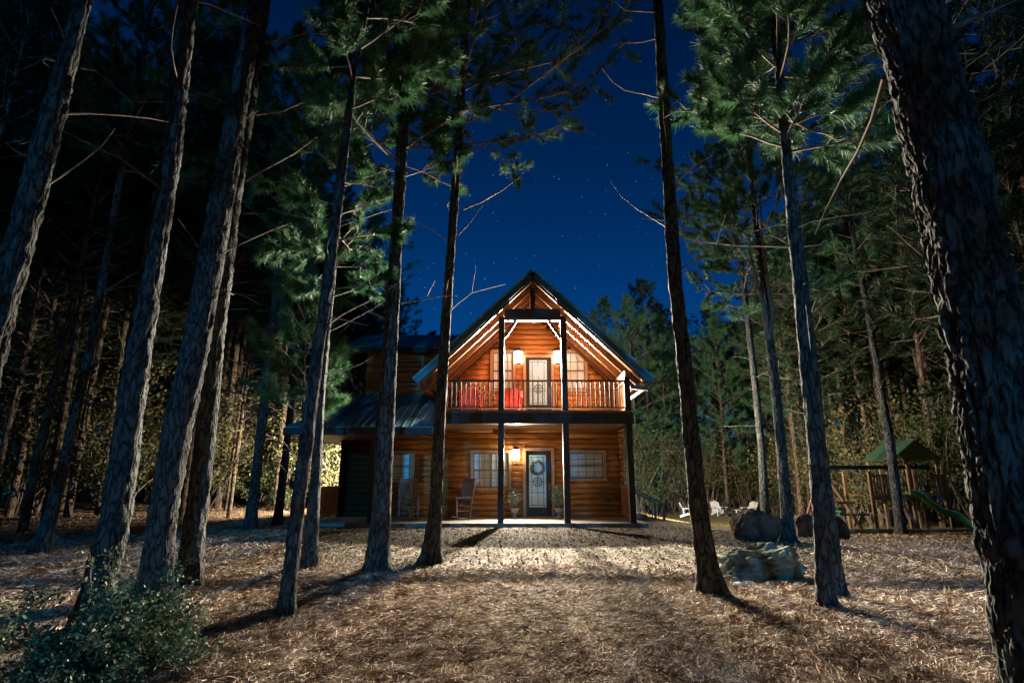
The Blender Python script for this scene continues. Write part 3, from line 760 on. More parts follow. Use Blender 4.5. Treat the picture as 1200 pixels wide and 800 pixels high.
# ------------------------------------------------------------------ tree machinery
def needle_cloud(tufts, n, ln, wd, seed):
    """tufts: (pos, dir) arrays -> needle triangles"""
    r = np.random.default_rng(seed); P = np.array([t[0] for t in tufts]); D = np.array([t[1] for t in tufts])
    T = len(P); P = np.repeat(P, n, 0); D = np.repeat(D, n, 0)
    q = r.normal(size=(T * n, 3)); q -= (q * D).sum(1, keepdims=True) * D; q /= np.linalg.norm(q, axis=1, keepdims=True) + 1e-9
    th = r.uniform(.15, 1.25, (T * n, 1)); d = D * np.cos(th) + q * np.sin(th)
    d[:, 2] += .05; d /= np.linalg.norm(d, axis=1, keepdims=True)
    L = ln * r.uniform(.65, 1.15, (T * n, 1)); base = P - D * r.uniform(0, .12, (T * n, 1)) * (ln / .2)
    s = np.cross(d, r.normal(size=(T * n, 3))); s /= np.linalg.norm(s, axis=1, keepdims=True) + 1e-9
    tip = base + d * L; tip[:, 2] -= .12 * L[:, 0]
    V = np.stack([base - s * wd / 2, base + s * wd / 2, tip], 1).reshape(-1, 3)
    return V, np.arange(T * n * 3).reshape(-1, 3)
def crown_parts(mb, zlo, zhi, rmax, nb, axisf, rd, shape='cone', sub=7, tpt=3, thick=.03, skew=None):
    """limbs go into mb, tufts are returned"""
    tufts = []
    for i in range(nb):
        t = (i + rd.random()) / nb; z = zlo + (zhi - zlo) * t; a = i * 2.4 + rd.uniform(-.5, .5)
        prof = (1 - t) ** .7 * (.55 + .45 * min(1, t / .18)) if shape == 'cone' else math.sin(math.pi * min(1, .25 + t * .75)) ** .7
        L = rmax * prof * rd.uniform(.6, 1.15)
        if skew: L *= 1 + skew[2] * math.cos(a - skew[0])
        if L < .25: L = .25
        el = R(10 + 45 * t + rd.uniform(-12, 12)); p0 = axisf(z)
        dirv = Vector((math.cos(a) * math.cos(el), math.sin(a) * math.cos(el), math.sin(el)))
        pts = [p0]; d = dirv.copy(); K = 5
        for k in range(K):
            d = (d + Vector((rd.gauss(0, .10), rd.gauss(0, .10), rd.gauss(0.02, .08)))).normalized(); pts.append(pts[-1] + d * L / K)
        rr = thick * (1 - .6 * t) * (.5 + L / rmax * .7)
        mb.tube(pts, [rr * (1 - .8 * k / K) for k in range(K + 1)], 4, False)
        for k in range(sub):
            u = .3 + .7 * (k + rd.random()) / sub; f = u * K; j = min(K - 1, int(f)); p = pts[j].lerp(pts[j + 1], f - j)
            dd = (pts[j + 1] - pts[j]).normalized(); sd = Vector((rd.gauss(0, 1), rd.gauss(0, 1), rd.gauss(.25, .6))).normalized()
            dd = (dd + sd * .9).normalized(); l2 = L * rd.uniform(.16, .34) * (1.25 - u * .5) + .12
            q = p + dd * l2; q.z += .08 * l2; mb.tube([p, q], [rr * .3 + .003, .004], 3, False)
            for m_ in range(tpt):
                v = .45 + .55 * (m_ + 1) / tpt
                d2 = (dd + Vector((rd.gauss(0, .3), rd.gauss(0, .3), rd.gauss(.15, .3)))).normalized()
                tufts.append((p.lerp(q, v), d2))
        tufts.append((pts[-1], d))
    return tufts
def dead_twigs(mb, axisf, zlo, zhi, n, rd, L=(.5, 1.6), r=.012):
    for i in range(n):
        z = rd.uniform(zlo, zhi); a = rd.uniform(0, 6.28); l = rd.uniform(*L); p = axisf(z); pts = [p]; d = Vector((math.cos(a), math.sin(a), rd.uniform(-.1, .7))).normalized()
        for k in range(4):
            d = (d + Vector((rd.gauss(0, .18), rd.gauss(0, .18), rd.gauss(0, .12)))).normalized(); pts.append(pts[-1] + d * l / 4)
            if k == 1 and rd.random() < .6:
                e = (d + Vector((rd.gauss(0, .6), rd.gauss(0, .6), rd.gauss(0, .5)))).normalized(); mb.tube([pts[-1], pts[-1] + e * l * .35], [r * .5, .003], 3, False)
        mb.tube(pts, [r, r * .8, r * .6, r * .45, .003], 4, False)
def trunk_mesh(name, path, radii, detail, seed, rough=.03, flare=1.5):
    """bark-plated trunk. path: list of Vectors, radii at each; returns mesh"""
    path = [Vector(p) for p in path]; seglen = [(b - a).length for a, b in zip(path, path[1:])]; tot = sum(seglen)
    ns, nr = detail; acc = [0]
    for s in seglen: acc.append(acc[-1] + s)
    V = np.zeros((nr, ns, 3)); off = Vector((seed * 3.1, seed * 1.7, 0))
    zs = [tot * (i / (nr - 1)) ** 1.25 for i in range(nr)]
    for i, s in enumerate(zs):
        j = 0
        while j < len(acc) - 2 and s > acc[j + 1]: j += 1
        f = (s - acc[j]) / seglen[j]; p = path[j].lerp(path[j + 1], f); r = radii[j] + (radii[j + 1] - radii[j]) * f
        r *= 1 + (flare - 1) * math.exp(-s / .22)
        for k in range(ns):
            a = 2 * math.pi * k / ns; ca, sa = math.cos(a), math.sin(a)
            rr = r
            if rough:
                q0 = Vector((ca * r * 15, sa * r * 15, s * 3.6)) + off
                q = q0 + Vector(noise.noise_vector(q0 * .7)) * .8 + Vector(noise.noise_vector(q0 * 2.6)) * .28
                dd = noise.voronoi(q)[0]; e = min(.30, dd[1] - dd[0]) / .30
                fb = noise.noise(q0 * 2.1) * .5 + noise.noise(q0 * 5.3) * .4 + noise.noise(Vector((q0.x * 3, q0.y * 3, q0.z * .8))) * .6
                rr = r + rough * (e * (.75 + .5 * fb) + .3 * fb - .5) + .015 * noise.noise(Vector((ca * 2, sa * 2, s * .7)) + off)
                rr += .16 * math.exp(-s / .2) * max(0, noise.noise(Vector((ca * 1.6, sa * 1.6, seed))))
            V[i, k] = (p.x + ca * rr, p.y + sa * rr, p.z)
    idx = np.arange(nr * ns).reshape(nr, ns); nx = np.roll(idx, -1, 1)
    F = np.stack([idx[:-1], nx[:-1], nx[1:], idx[1:]], -1).reshape(-1, 4)
    return np_mesh(name, V.reshape(-1, 3), F, [M['bark']], True)

def main_pine(pts, Y, label, crown=None, H=17, group='tall pines standing in front of the cabin', detail=(28, 150), rough=.02, twigs=0, branches=(), twz=(3, 8), name='pine_tree', flare=1.8, needle=(54, .20, .012), skew=None, nm='needles'):
    """pts: photo pixels (x, y, width) along the trunk from bottom to top, all at depth Y"""
    P = []; Rr = []
    for (px, py, w_) in pts:
        p = at(px, py, Y); zc = Y * CT + (p.z - CAMH) * ST; P.append(p); Rr.append(w_ / FPX * zc / 2 * math.cos(math.atan2(px - 600, FPX)) * (.97 if w_ > 70 else .89))
    # extend to the ground
    d = (P[0] - P[1]); 
    b = P[0].copy()
    g0 = ghf(b.x, b.y) - .12
    if b.z > g0: k = (b.z - g0) / max(1e-3, -d.z) if d.z < 0 else 0; nb_ = b + d * k; P.insert(0, nb_); Rr.insert(0, Rr[0] * 1.06)
    else: P[0] = Vector((b.x, b.y, g0))
    d = (P[-1] - P[-2]).normalized(); 
    topz = max(H, P[-1].z + 2); k = (topz - P[-1].z) / d.z; rt = Rr[-1]
    P.append(P[-1] + d * k * .5 + Vector((rnd.uniform(-.15, .15), 0, 0))); Rr.append(rt * .7)
    P.append(P[-1] + d * k * .5); Rr.append(.03)
    base = P[0].copy(); base.z += .12
    t = thing(name, base, label, 'pine tree', group)
    L = [p - base for p in P]
    me = trunk_mesh('trunk', L, Rr, detail, rnd.uniform(0, 99), rough, flare); link_mesh('trunk', me, t)
    def axf(z):       # z in world
        z -= base.z
        for a, b_ in zip(L, L[1:]):
            if z <= b_.z: return a.lerp(b_, (z - a.z) / (b_.z - a.z))
        return L[-1]
    lm = MB()
    if twigs: dead_twigs(lm, axf, *twz, twigs, rnd)
    for br in branches:   # pixel polylines at the trunk's depth with small depth drift
        q = [at(x, y, Y + dy) - base for (x, y, dy) in br[0]]; r0 = br[1]; n_ = len(q)
        lm.tube(q, [r0 * (1 - .8 * i / (n_ - 1)) for i in range(n_)], 5, False)
    if crown:
        zlo, zhi, rmax, nb = crown[:4]
        tf = crown_parts(lm, zlo, zhi, rmax, nb, axf, rnd, shape='round', sub=11, tpt=4, skew=skew, thick=.02)
        tf = [(tuple(a), tuple(b_)) for a, b_ in tf]
        V, F_ = needle_cloud(tf, needle[0], needle[1], needle[2], rnd.randint(0, 9999))
        link_mesh('crown', np_mesh('crown', V, F_, [M[nm]]), t)
    if lm.v: lm.build('branches', M['twig'], t)
    return t

# -- foreground and middle pines, traced trunk by trunk
main_pine([(-62, 640, 52), (-17, 430, 48), (46, 200, 38), (96, 10, 23)], 4.8, 'rough-barked pine cut by the left edge of the frame, leaning right', (9, 16, 2.4, 26), H=16, twigs=8, twz=(3.5, 8), detail=(48, 260), rough=.028,
          branches=[([(80, 60, 0), (72, 35, -.1), (60, 10, -.1)], .012), ([(45, 190, 0), (20, 178, -.2), (5, 166, -.3)], .013), ([(95, 80, 0), (112, 83, 0), (117, 88, 0)], .01)])
main_pine([(112, 700, 46), (137, 600, 43), (150, 500, 40), (164, 400, 35), (198, 200, 27), (221, 0, 24)], 6.3, 'thick blue-lit pine rising out of the leafy bush, left of its two close neighbours', (10, 17, 2.6, 30), H=17, twigs=6, twz=(4, 9), detail=(44, 240), rough=.026)
main_pine([(181, 690, 46), (191, 600, 40), (208, 500, 40), (230, 400, 38), (250, 290, 36), (290, 60, 24)], 8.0, 'thick blue-lit pine standing behind the leafy bush, middle of the close trio', (10, 18, 2.6, 30), H=18, twigs=4, detail=(44, 240), rough=.026)
main_pine([(224, 655, 32), (238, 540, 29), (252, 400, 26), (270, 250, 25), (306, 5, 24)], 8.6, 'pine with bare dead branches reaching right, rightmost of the close trio by the bush', (11, 18, 2.4, 26), H=18, twigs=5, twz=(4, 9), detail=(36, 220), rough=.022,
          branches=[([(310, 50, 0), (335, 46, -.2), (358, 39, -.4), (372, 30, -.5), (390, 20, -.6)], .022), ([(300, 134, 0), (330, 131, -.2), (350, 122, -.3), (368, 117, -.4)], .02),
                    ([(298, 75, 0), (330, 76, .3), (380, 74, .6)], .018), ([(288, 212, 0), (315, 196, -.2), (345, 180, -.3), (372, 160, -.3)], .02), ([(288, 211, 0), (320, 213, .2), (352, 213, .3)], .018),
                    ([(284, 250, 0), (300, 250, .1), (310, 251, .1)], .012), ([(355, 40, -.4), (365, 60, -.4), (378, 85, -.4)], .01)])
main_pine([(335, 718, 21), (346, 620, 19), (361, 500, 18), (377, 380, 15), (396, 240, 12), (414, 90, 9)], 7.0, 'slim blue-lit pine crossing in front of another slim trunk, left of the cabin', (6.5, 11, 1.5, 24), H=11, twigs=5, twz=(3, 6), detail=(28, 180), rough=.013)
main_pine([(363, 655, 19), (370, 560, 15), (376, 450, 13), (388, 330, 11), (405, 150, 9)], 9.9, 'slim dark pine with a pale lit right edge, behind the slim blue-lit one', (4.6, 12, 1.5, 34), H=12.5, twigs=8, twz=(2.5, 7), detail=(24, 160), rough=.013)
main_pine([(442, 672, 31), (447, 600, 25), (453, 480, 23), (459, 380, 19), (466, 260, 15), (476, 80, 13)], 9.8, 'straight pine with a blue-lit foot in front of the side porch roof', (7.0, 13, 2.3, 50), H=13.5, twigs=5, twz=(4, 7), detail=(36, 200), rough=.02, skew=(math.pi, 0, .2))
main_pine([(505, 656, 26), (510, 600, 17), (515, 500, 15), (521, 400, 13), (528, 300, 11.5), (538, 160, 10), (546, 20, 8)], 10.7, 'black pine trunk overlapping the left side of the cabin gable', (8.3, 14.5, 2.9, 60), H=15, twigs=5, twz=(4.5, 8), detail=(30, 180), rough=.016, skew=(0, 0, .35),
          branches=[([(543, 245, 0), (565, 236, -.2), (590, 222, -.3), (608, 208, -.4), (620, 196, -.5)], .022), ([(537, 275, 0), (550, 262, .2), (568, 238, .4)], .014), ([(541, 178, 0), (562, 174, -.1), (582, 160, -.2)], .016), ([(534, 250, 0), (525, 243, .2), (517, 237, .3)], .01)])
main_pine([(836, 700, 36), (828, 655, 27), (819, 600, 24), (803, 440, 20), (791, 320, 18), (780, 160, 15), (771, 0, 13)], 7.8, 'tall straight black pine alone on the open ground right of the cabin', (12, 17, 1.6, 20), H=17, twigs=5, twz=(4, 8), detail=(36, 220), rough=.02,
          branches=[([(768, 14, 0), (748, 13, -.2), (733, 12, -.3), (722, 4, -.4), (712, -4, -.4)], .018), ([(770, 45, 0), (750, 50, .1), (733, 50, .1), (724, 58, .2)], .012), ([(783, 258, 0), (765, 257, 0), (750, 256, 0)], .012), ([(790, 265, 0), (803, 262, .1), (815, 250, .2)], .012)])
main_pine([(926, 645, 19), (917, 540, 14), (907, 440, 13), (897, 360, 9)], 13.4, 'pine just right of the pale boulder with pale twin stems higher up', (5.9, 12, 2.5, 66), H=12.5, twigs=8, twz=(3.5, 6.5), detail=(28, 180), rough=.018, group='pines right of the cabin',
          branches=[([(900, 398, -.1), (895, 360, -.2), (886, 328, -.3), (880, 300, -.35), (872, 268, -.4)], .075), ([(901, 395, -.1), (906, 368, -.15), (900, 335, -.2), (894, 290, -.2), (890, 222, -.2)], .07)])
main_pine([(969, 722, 25), (962, 600, 22), (950, 480, 19), (941, 400, 16), (930, 280, 13), (914, 100, 12), (905, 5, 11)], 7.1, 'straight pine with a blue-lit face right of the pale boulder, nearer of a close pair', (5.9, 11.5, 1.65, 70), H=12, twigs=5, twz=(3, 5), detail=(34, 200), rough=.017, group='pines right of the cabin')
main_pine([(985, 716, 19), (975, 610, 13), (964, 520, 11), (952, 400, 9)], 7.7, 'slimmer dark pine tucked behind the right side of the blue-lit one', (7.5, 11, 1.3, 20), H=11, twigs=4, twz=(3, 5), detail=(26, 150), rough=.013, group='pines right of the cabin')
main_pine([(897, 603, 13), (892, 520, 10), (884, 440, 9), (876, 370, 8)], 21, 'dark pine behind the brown boulder, left of the pine with twin stems', (7, 13.5, 1.8, 28), H=14, twigs=8, twz=(3, 7), detail=(20, 110), rough=.012, group='pines right of the cabin', needle=(18, .25, .014))
main_pine([(1056, 622, 15), (1043, 520, 13), (1030, 440, 10), (1014, 350, 8)], 19.5, 'pine standing directly in front of the wooden playset', (8, 15, 2.2, 30), H=16, twigs=6, twz=(4, 8), detail=(24, 130), rough=.016, group='pines right of the cabin', needle=(18, .25, .014))
main_pine([(1236, 820, 125), (1190, 600, 106), (1155, 400, 100), (1112, 200, 93), (1058, 0, 80)], 3.1, 'massive rough-barked pine close on the right, leaning left out of the top of the frame', (9, 16, 2.5, 24), H=16, detail=(150, 1300), rough=.036, flare=1.3, group='tall pines standing in front of the cabin',
          branches=[([(1036, 92, -.1), (1022, 140, .2), (1005, 178, .5), (985, 212, .9), (968, 245, 1.2), (955, 275, 1.5)], .016), ([(1112, 34, -.1), (1140, 22, .2), (1165, 12, .5), (1192, 0, .8)], .02)])
main_pine([(47, 648, 27), (66, 580, 18), (85, 500, 15), (108, 400, 12), (130, 270, 10)], 12.0, 'dark pine with a pale lit right edge at the left, behind the blue-lit trunks', (8.5, 16, 2.2, 32), H=17, twigs=9, twz=(3, 8), detail=(28, 160), rough=.016, group='pines in the woods left of the cabin')
main_pine([(293, 620, 16), (303, 530, 13), (313, 440, 12), (326, 320, 9)], 15, 'dark pine left of the slim pair, at the edge of the yellow-lit clearing', (7.5, 15, 2.2, 34), H=16, twigs=9, twz=(3, 7), detail=(24, 130), rough=.014, group='pines in the woods left of the cabin')
main_pine([(325, 613, 12), (335, 530, 10), (346, 430, 8), (358, 330, 7)], 16.5, 'thinner dark pine between the clearing and the slim pair, left of the side porch', (7.8, 14, 2.0, 30), H=15, twigs=9, twz=(3, 7), detail=(20, 120), rough=.012, group='pines in the woods left of the cabin')
main_pine([(352, 606, 6), (355, 520, 5), (356, 440, 4)], 13.0, 'young bright green pine with low branches left of the side porch', (2.8, 6.3, 1.4, 34), H=6.6, twigs=4, twz=(1, 3), detail=(12, 60), rough=.0, group='young pines', needle=(34, .2, .009))

# -- forest trees: four trunk-and-crown kinds, copied
def forest_kind(seed, H, zlo, rmax, nb, r0, lean, nn=30, ln=.36, wd=.026, low=2.0):
    rd = random.Random(seed); t = thing('pine_tree', (0, 0, 0), 'x', 'pine tree')
    L = [Vector((0, 0, -.3)), Vector((lean * .2, .02, H * .25)), Vector((lean * .55, -.05, H * .5)), Vector((lean * .7, 0, H * .75)), Vector((lean, .05, H))]
    Rr = [r0, r0 * .85, r0 * .66, r0 * .42, .02]
    me = trunk_mesh('trunk', L, Rr, (12, 60), seed, .012, 1.3); me.materials.clear(); me.materials.append(M['bark_far']); link_mesh('trunk', me, t)
    def axf(z):
        for a, b_ in zip(L, L[1:]):
            if z <= b_.z: return a.lerp(b_, (z - a.z) / (b_.z - a.z))
        return L[-1]
    lm = MB(); dead_twigs(lm, axf, low, zlo, 16, rd, (.5, 2.0), .014)
    tf = [(tuple(a), tuple(b)) for a, b in crown_parts(lm, zlo, H - .2, rmax, nb, axf, rd, shape='round', sub=7, tpt=2)]
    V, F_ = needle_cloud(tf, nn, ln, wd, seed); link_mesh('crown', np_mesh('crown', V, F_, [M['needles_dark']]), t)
    lm.build('branches', M['twig'], t); return t
kinds = [forest_kind(1, 19, 9.5, 3.3, 60, .17, .5), forest_kind(2, 17, 8, 3.0, 58, .14, -.4), forest_kind(3, 21, 11, 3.6, 60, .2, .2), forest_kind(4, 14, 5, 2.5, 54, .11, .3), forest_kind(5, 20, 10, 3.0, 56, .15, -.2)]
fluffy = forest_kind(6, 15.5, 3.6, 3.0, 64, .13, .2, nn=24, ln=.36, wd=.022, low=1)
for c_ in fluffy.children:
    if c_.name.startswith('crown'): c_.data.materials.clear(); c_.data.materials.append(M['needles'])
used = set()
LISTED = []
def plant(k, x, y, label, group, s=1):
    o = plant_(k, x, y, label, group, s); LISTED.append((o, x, y, 'pine')) if group in ZONED else None; return o
ZONED = {'pines in the left woods', 'pines behind the left clearing', 'pines behind the cabin', 'pines behind the lawn', 'pines in the right woods'}
def plant_(k, x, y, label, group, s=1):
    src = fluffy if k == 'f' else kinds[k]; rz = rnd.uniform(0, 6.28); z = ghf(x, y)
    if id(src) not in used:
        used.add(id(src)); src.location = (x, y, z); src.rotation_euler = (0, 0, rz); src.scale = (s, s, s); src['label'] = label; src['group'] = group; return src
    return dup(src, (x, y, z), rz, label, group, s)
placed = []
def ok(x, y, d):
    for a, b in placed:
        if (a - x) ** 2 + (b - y) ** 2 < d * d: return False
    placed.append((x, y)); return True
def pxof(x, y): return 600 + FPX * x / (y * CT)
# light fluffy pines behind the lawn and behind the cabin, traced from the photo
for (px, Y, s, lb) in ((782, 46, 1.02, 'bushy pine nearest the right eave of the cabin, behind the lawn'), (748, 40, 1.0, 'bushy pine peeping over the cabin roof right of the ridge'), (815, 50, .98, 'bushy pine behind the lawn, left of the black trunk'),
                      (850, 38, .86, 'bushy yellow-green pine behind the white lawn chairs'), (905, 44, 1.05, 'bushy pine behind the lawn, right of the white chairs'), (715, 47, 1.12, 'pine top just showing behind the right roof slope'),
                      (418, 33, 1.15, 'bushy pine rising behind the left end of the cabin'), (447, 40, 1.05, 'bushy pine top above the dormer roof'), (385, 30, 1.0, 'bushy pine left of the dormer'), (360, 36, 1.1, 'bushy pine in the yellow-lit clearing left of the cabin'), (945, 34, .95, 'bushy pine between the brown boulders and the playset'), (500, 52, .95, 'small pine top peeping over the dormer ridge')):
    x = (px - 600) / FPX * Y * CT; placed.append((x, Y)); plant('f', x, Y, lb, 'bushy pines behind the cabin and lawn', s)
cnt = 0
def zone(x, y):
    p = pxof(x, y)
    if p < 260: return ('slim pine with bare lower trunk in the dark woods left of the clearing', 'pines in the left woods')
    if p < 480: return ('slim pine behind the lit clearing left of the cabin', 'pines behind the left clearing')
    if p < 760: return ('pine standing hidden in the woods behind the cabin', 'pines behind the cabin')
    if p < 960: return ('slim pine at the back of the lit lawn right of the cabin', 'pines behind the lawn')
    return ('slim pine in the dark woods around and behind the playset', 'pines in the right woods')
for (n_, xr, yr, cond) in (
        (100, (-38, -7), (15, 38), lambda x, y, p: -160 < p < 285 and not (150 < p < 285 and y < 17)),
        (26, (-24, -8), (22, 50), lambda x, y, p: 250 < p < 400 and y > 24),
        (60, (8, 42), (13, 38), lambda x, y, p: 1090 < p < 1400 and (y > 24.5 or p > 1155)),
        (34, (9, 34), (24, 44), lambda x, y, p: 930 < p < 1130 and y > 26),
        (18, (8, 26), (42, 60), lambda x, y, p: 750 < p < 950 and y > 44),
        (40, (-46, -12), (34, 60), lambda x, y, p: -100 < p < 420)):
    c = 0; tries = 0
    while c < n_ and tries < 4000:
        tries += 1; x = rnd.uniform(*xr); y = rnd.uniform(*yr); p = pxof(x, y)
        if not cond(x, y, p) or not ok(x, y, 1.7): continue
        lb, gp = zone(x, y); plant(rnd.choice((0, 1, 2, 3, 4, 1, 4)), x, y, lb, gp, rnd.uniform(.75, 1.05)); c += 1

# unseen pines added behind the camera to block the moon over the clearing
for (x, y, k, s) in ((-2.2, -6, 0, 1.35), (1.78, -5, 2, 1.4), (-1.9, -20, 'f', .68), (.9, -21, 'f', .7), (-.4, -23.5, 'f', .72), (.9, -16, 1, 1.1), (-1.6, -25, 0, 1.1), (2.8, -27, 4, 1.1), (-5.6, -27, 1, 1.1), (6.6, -24, 2, 1.1), (-9.5, -29, 4, 1.1), (10.5, -30, 0, 1.1), (-14, -26, 2, 1.1), (4.6, -38, 2, 1.1), (-3.4, -39, 4, 1.2), (15, -27, 1, 1.1)):
    plant(k, x, y, 'unseen pine added behind the camera to shade the moonlight', 'added pines behind the camera', s)

# -- leafy understory shrubs
def shrub_kind(seed, H, W, n, size, m, name='shrub'):
    rd = random.Random(seed); t = thing(name, (0, 0, 0), 'x', 'shrub'); lm = MB(); tips = []
    for i in range(9):
        a = rd.uniform(0, 6.28); d = Vector((math.cos(a) * W / H * .6, math.sin(a) * W / H * .6, 1)).normalized(); p = Vector((rd.uniform(-.1, .1), rd.uniform(-.1, .1), -.05)); pts = [p]
        for k in range(6):
            d = (d + Vector((rd.gauss(0, .16), rd.gauss(0, .16), rd.gauss(0, .08)))).normalized(); p = p + d * H * rd.uniform(.75, 1.05) / 6; pts.append(p)
            if k > 0:
                for q in range(2):
                    e = (d + Vector((rd.gauss(0, .8), rd.gauss(0, .8), rd.gauss(0, .4)))).normalized(); b = p + e * H * .16; lm.tube([p, b], [.008, .003], 3, False); tips += [b, p.lerp(b, .5), p.lerp(b, .8)]
        lm.tube(pts, [.022 * (1 - .12 * k) * H / 3 for k in range(7)], 4, False); tips.append(p)
    r = np.random.default_rng(seed); T = np.array([tuple(x) for x in tips]); base = T[r.integers(0, len(T), n)] + r.normal(size=(n, 3)) * H * .045
    d = r.normal(size=(n, 3)); d /= np.linalg.norm(d, axis=1, keepdims=True); e = np.cross(d, r.normal(size=(n, 3))); e /= np.linalg.norm(e, axis=1, keepdims=True)
    s = size * r.uniform(.6, 1.3, (n, 1)); V = np.stack([base, base + d * s * .5 + e * s * .28, base + d * s, base + d * s * .5 - e * s * .28], 1).reshape(-1, 3)
    V[:, 2] = np.maximum(V[:, 2], .01)
    link_mesh('foliage', np_mesh('foliage', V, np.arange(n * 4).reshape(-1, 4), [M[m]]), t); lm.build('stem', M['twig'], t); return t
sk = [shrub_kind(21, 3.6, 1.7, 1500, .13, 'leaves_olive'), shrub_kind(22, 2.4, 1.5, 1200, .12, 'leaves'), shrub_kind(23, 5.2, 2.2, 1900, .15, 'leaves_olive'), shrub_kind(24, 1.3, 1.2, 900, .10, 'leaves'), shrub_kind(25, 6.2, 2.4, 2200, .15, 'leaves')]
sused = set()
def put_shrub(k, x, y, label, group, s=1):
    src = sk[k]; rz = rnd.uniform(0, 6.28); z = ghf(x, y)
    if k not in sused: sused.add(k); src.location = (x, y, z); src.rotation_euler = (0, 0, rz); src.scale = (s, s, s); src['label'] = label; src['group'] = group; LISTED.append((src, x, y, 'leafy shrub')); return
    LISTED.append((dup(src, (x, y, z), rz, label, group, s), x, y, 'leafy shrub'))
for (n_, xr, yr, cond, lb, gp, ks) in (
        (34, (-26, -7), (24, 40), lambda p: 235 < p < 400, 'leafy yellow-green shrub in the lit clearing left of the cabin', 'shrubs left of the cabin', (0, 1, 2, 3, 1, 2)),
        (7, (5, 9), (36, 46), lambda p: 742 < p < 800, 'leafy shrub close behind the right corner of the cabin', 'shrubs behind the cabin corner', (0, 1, 2, 4)),
        (34, (8, 30), (39, 48), lambda p: 780 < p < 960, 'leafy yellow-green shrub behind the lawn and its white chairs', 'shrubs behind the lawn', (0, 2, 4, 2, 0, 1)),
        (44, (10, 34), (24, 38), lambda p: 950 < p < 1240, 'tall leafy shrub behind the wooden playset', 'shrubs behind the playset', (0, 2, 4, 4, 2)),
        (14, (-36, -9), (20, 36), lambda p: -60 < p < 240, 'leafy shrub in the dark woods at the left', 'shrubs in the left woods', (0, 1, 2, 3))):
    c = tries = 0
    while c < n_ and tries < 3000:
        tries += 1; x = rnd.uniform(*xr); y = rnd.uniform(*yr)
        if not cond(pxof(x, y)) or not ok(x, y, .9): continue
        put_shrub(rnd.choice(ks), x, y, lb, gp, rnd.uniform(.75, 1.2)); c += 1

for i in range(30):      # unseen undergrowth added behind the camera keeps the low moonlight off the ground
    x = -15 + i * 1.05 + rnd.uniform(-.3, .3); y = -10.5 + rnd.uniform(-1.6, 1.6)
    o_ = len(LISTED); put_shrub(1, x, y, '', 'added shrubs behind the camera', rnd.uniform(.95, 1.2)); q = LISTED.pop()[0]; q['label'] = 'unseen leafy shrub added behind the camera to shade the ground'
# -- far woods as one mass
def far_woods():
    n = 60000; r = np.random.default_rng(5); a = r.uniform(R(-75), R(75), n); rad = r.uniform(58, 74, n)
    hmax = 17 + 3 * np.sin(a * 23) + 2 * np.sin(a * 51 + 1) + 1.5 * np.sin(a * 97) 
    u = r.uniform(0, 1, n); taper = np.abs(np.sin(a * 60 + np.sin(rad * .7) * 2)); z = u ** .8 * hmax * (.72 + .28 * taper)
    P = np.stack([rad * np.sin(a), rad * np.cos(a), z - .8], 1)
    d = r.normal(size=(n, 3)); d /= np.linalg.norm(d, axis=1, keepdims=True); e = np.cross(d, r.normal(size=(n, 3))); e /= np.linalg.norm(e, axis=1, keepdims=True)
    s = r.uniform(.35, .9, (n, 1)); V = np.stack([P, P + d * s * .5 + e * s * .3, P + d * s, P + d * s * .5 - e * s * .3], 1).reshape(-1, 3)
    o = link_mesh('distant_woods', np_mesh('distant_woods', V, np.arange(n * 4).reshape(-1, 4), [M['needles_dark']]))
    tag(o, 'far dark mass of pine woods closing the view behind the cabin', 'woods', kind='stuff')
far_woods()
def woods_behind():  # unseen woods added to hold back skylight, open towards the moon
    n = 26000; r = np.random.default_rng(15); a = r.uniform(R(95), R(265), n); gap = np.abs(a - R(180)) < R(26) ; a = a[~gap]; n = len(a)
    rad = r.uniform(20, 34, n); z = r.uniform(0, 1, n) * (15 + 3 * np.sin(a * 23)) + 1.0
    P = np.stack([rad * np.sin(a), rad * np.cos(a), z], 1)
    d = r.normal(size=(n, 3)); d /= np.linalg.norm(d, axis=1, keepdims=True); e = np.cross(d, r.normal(size=(n, 3))); e /= np.linalg.norm(e, axis=1, keepdims=True)
    s = r.uniform(.4, 1.0, (n, 1)); V = np.stack([P, P + d * s * .5 + e * s * .3, P + d * s, P + d * s * .5 - e * s * .3], 1).reshape(-1, 3)
    o = link_mesh('added_woods', np_mesh('added_woods', V, np.arange(n * 4).reshape(-1, 4), [M['needles_dark']]))
    tag(o, 'unseen dark woods added behind the camera to block skylight', 'woods', kind='stuff')
woods_behind()

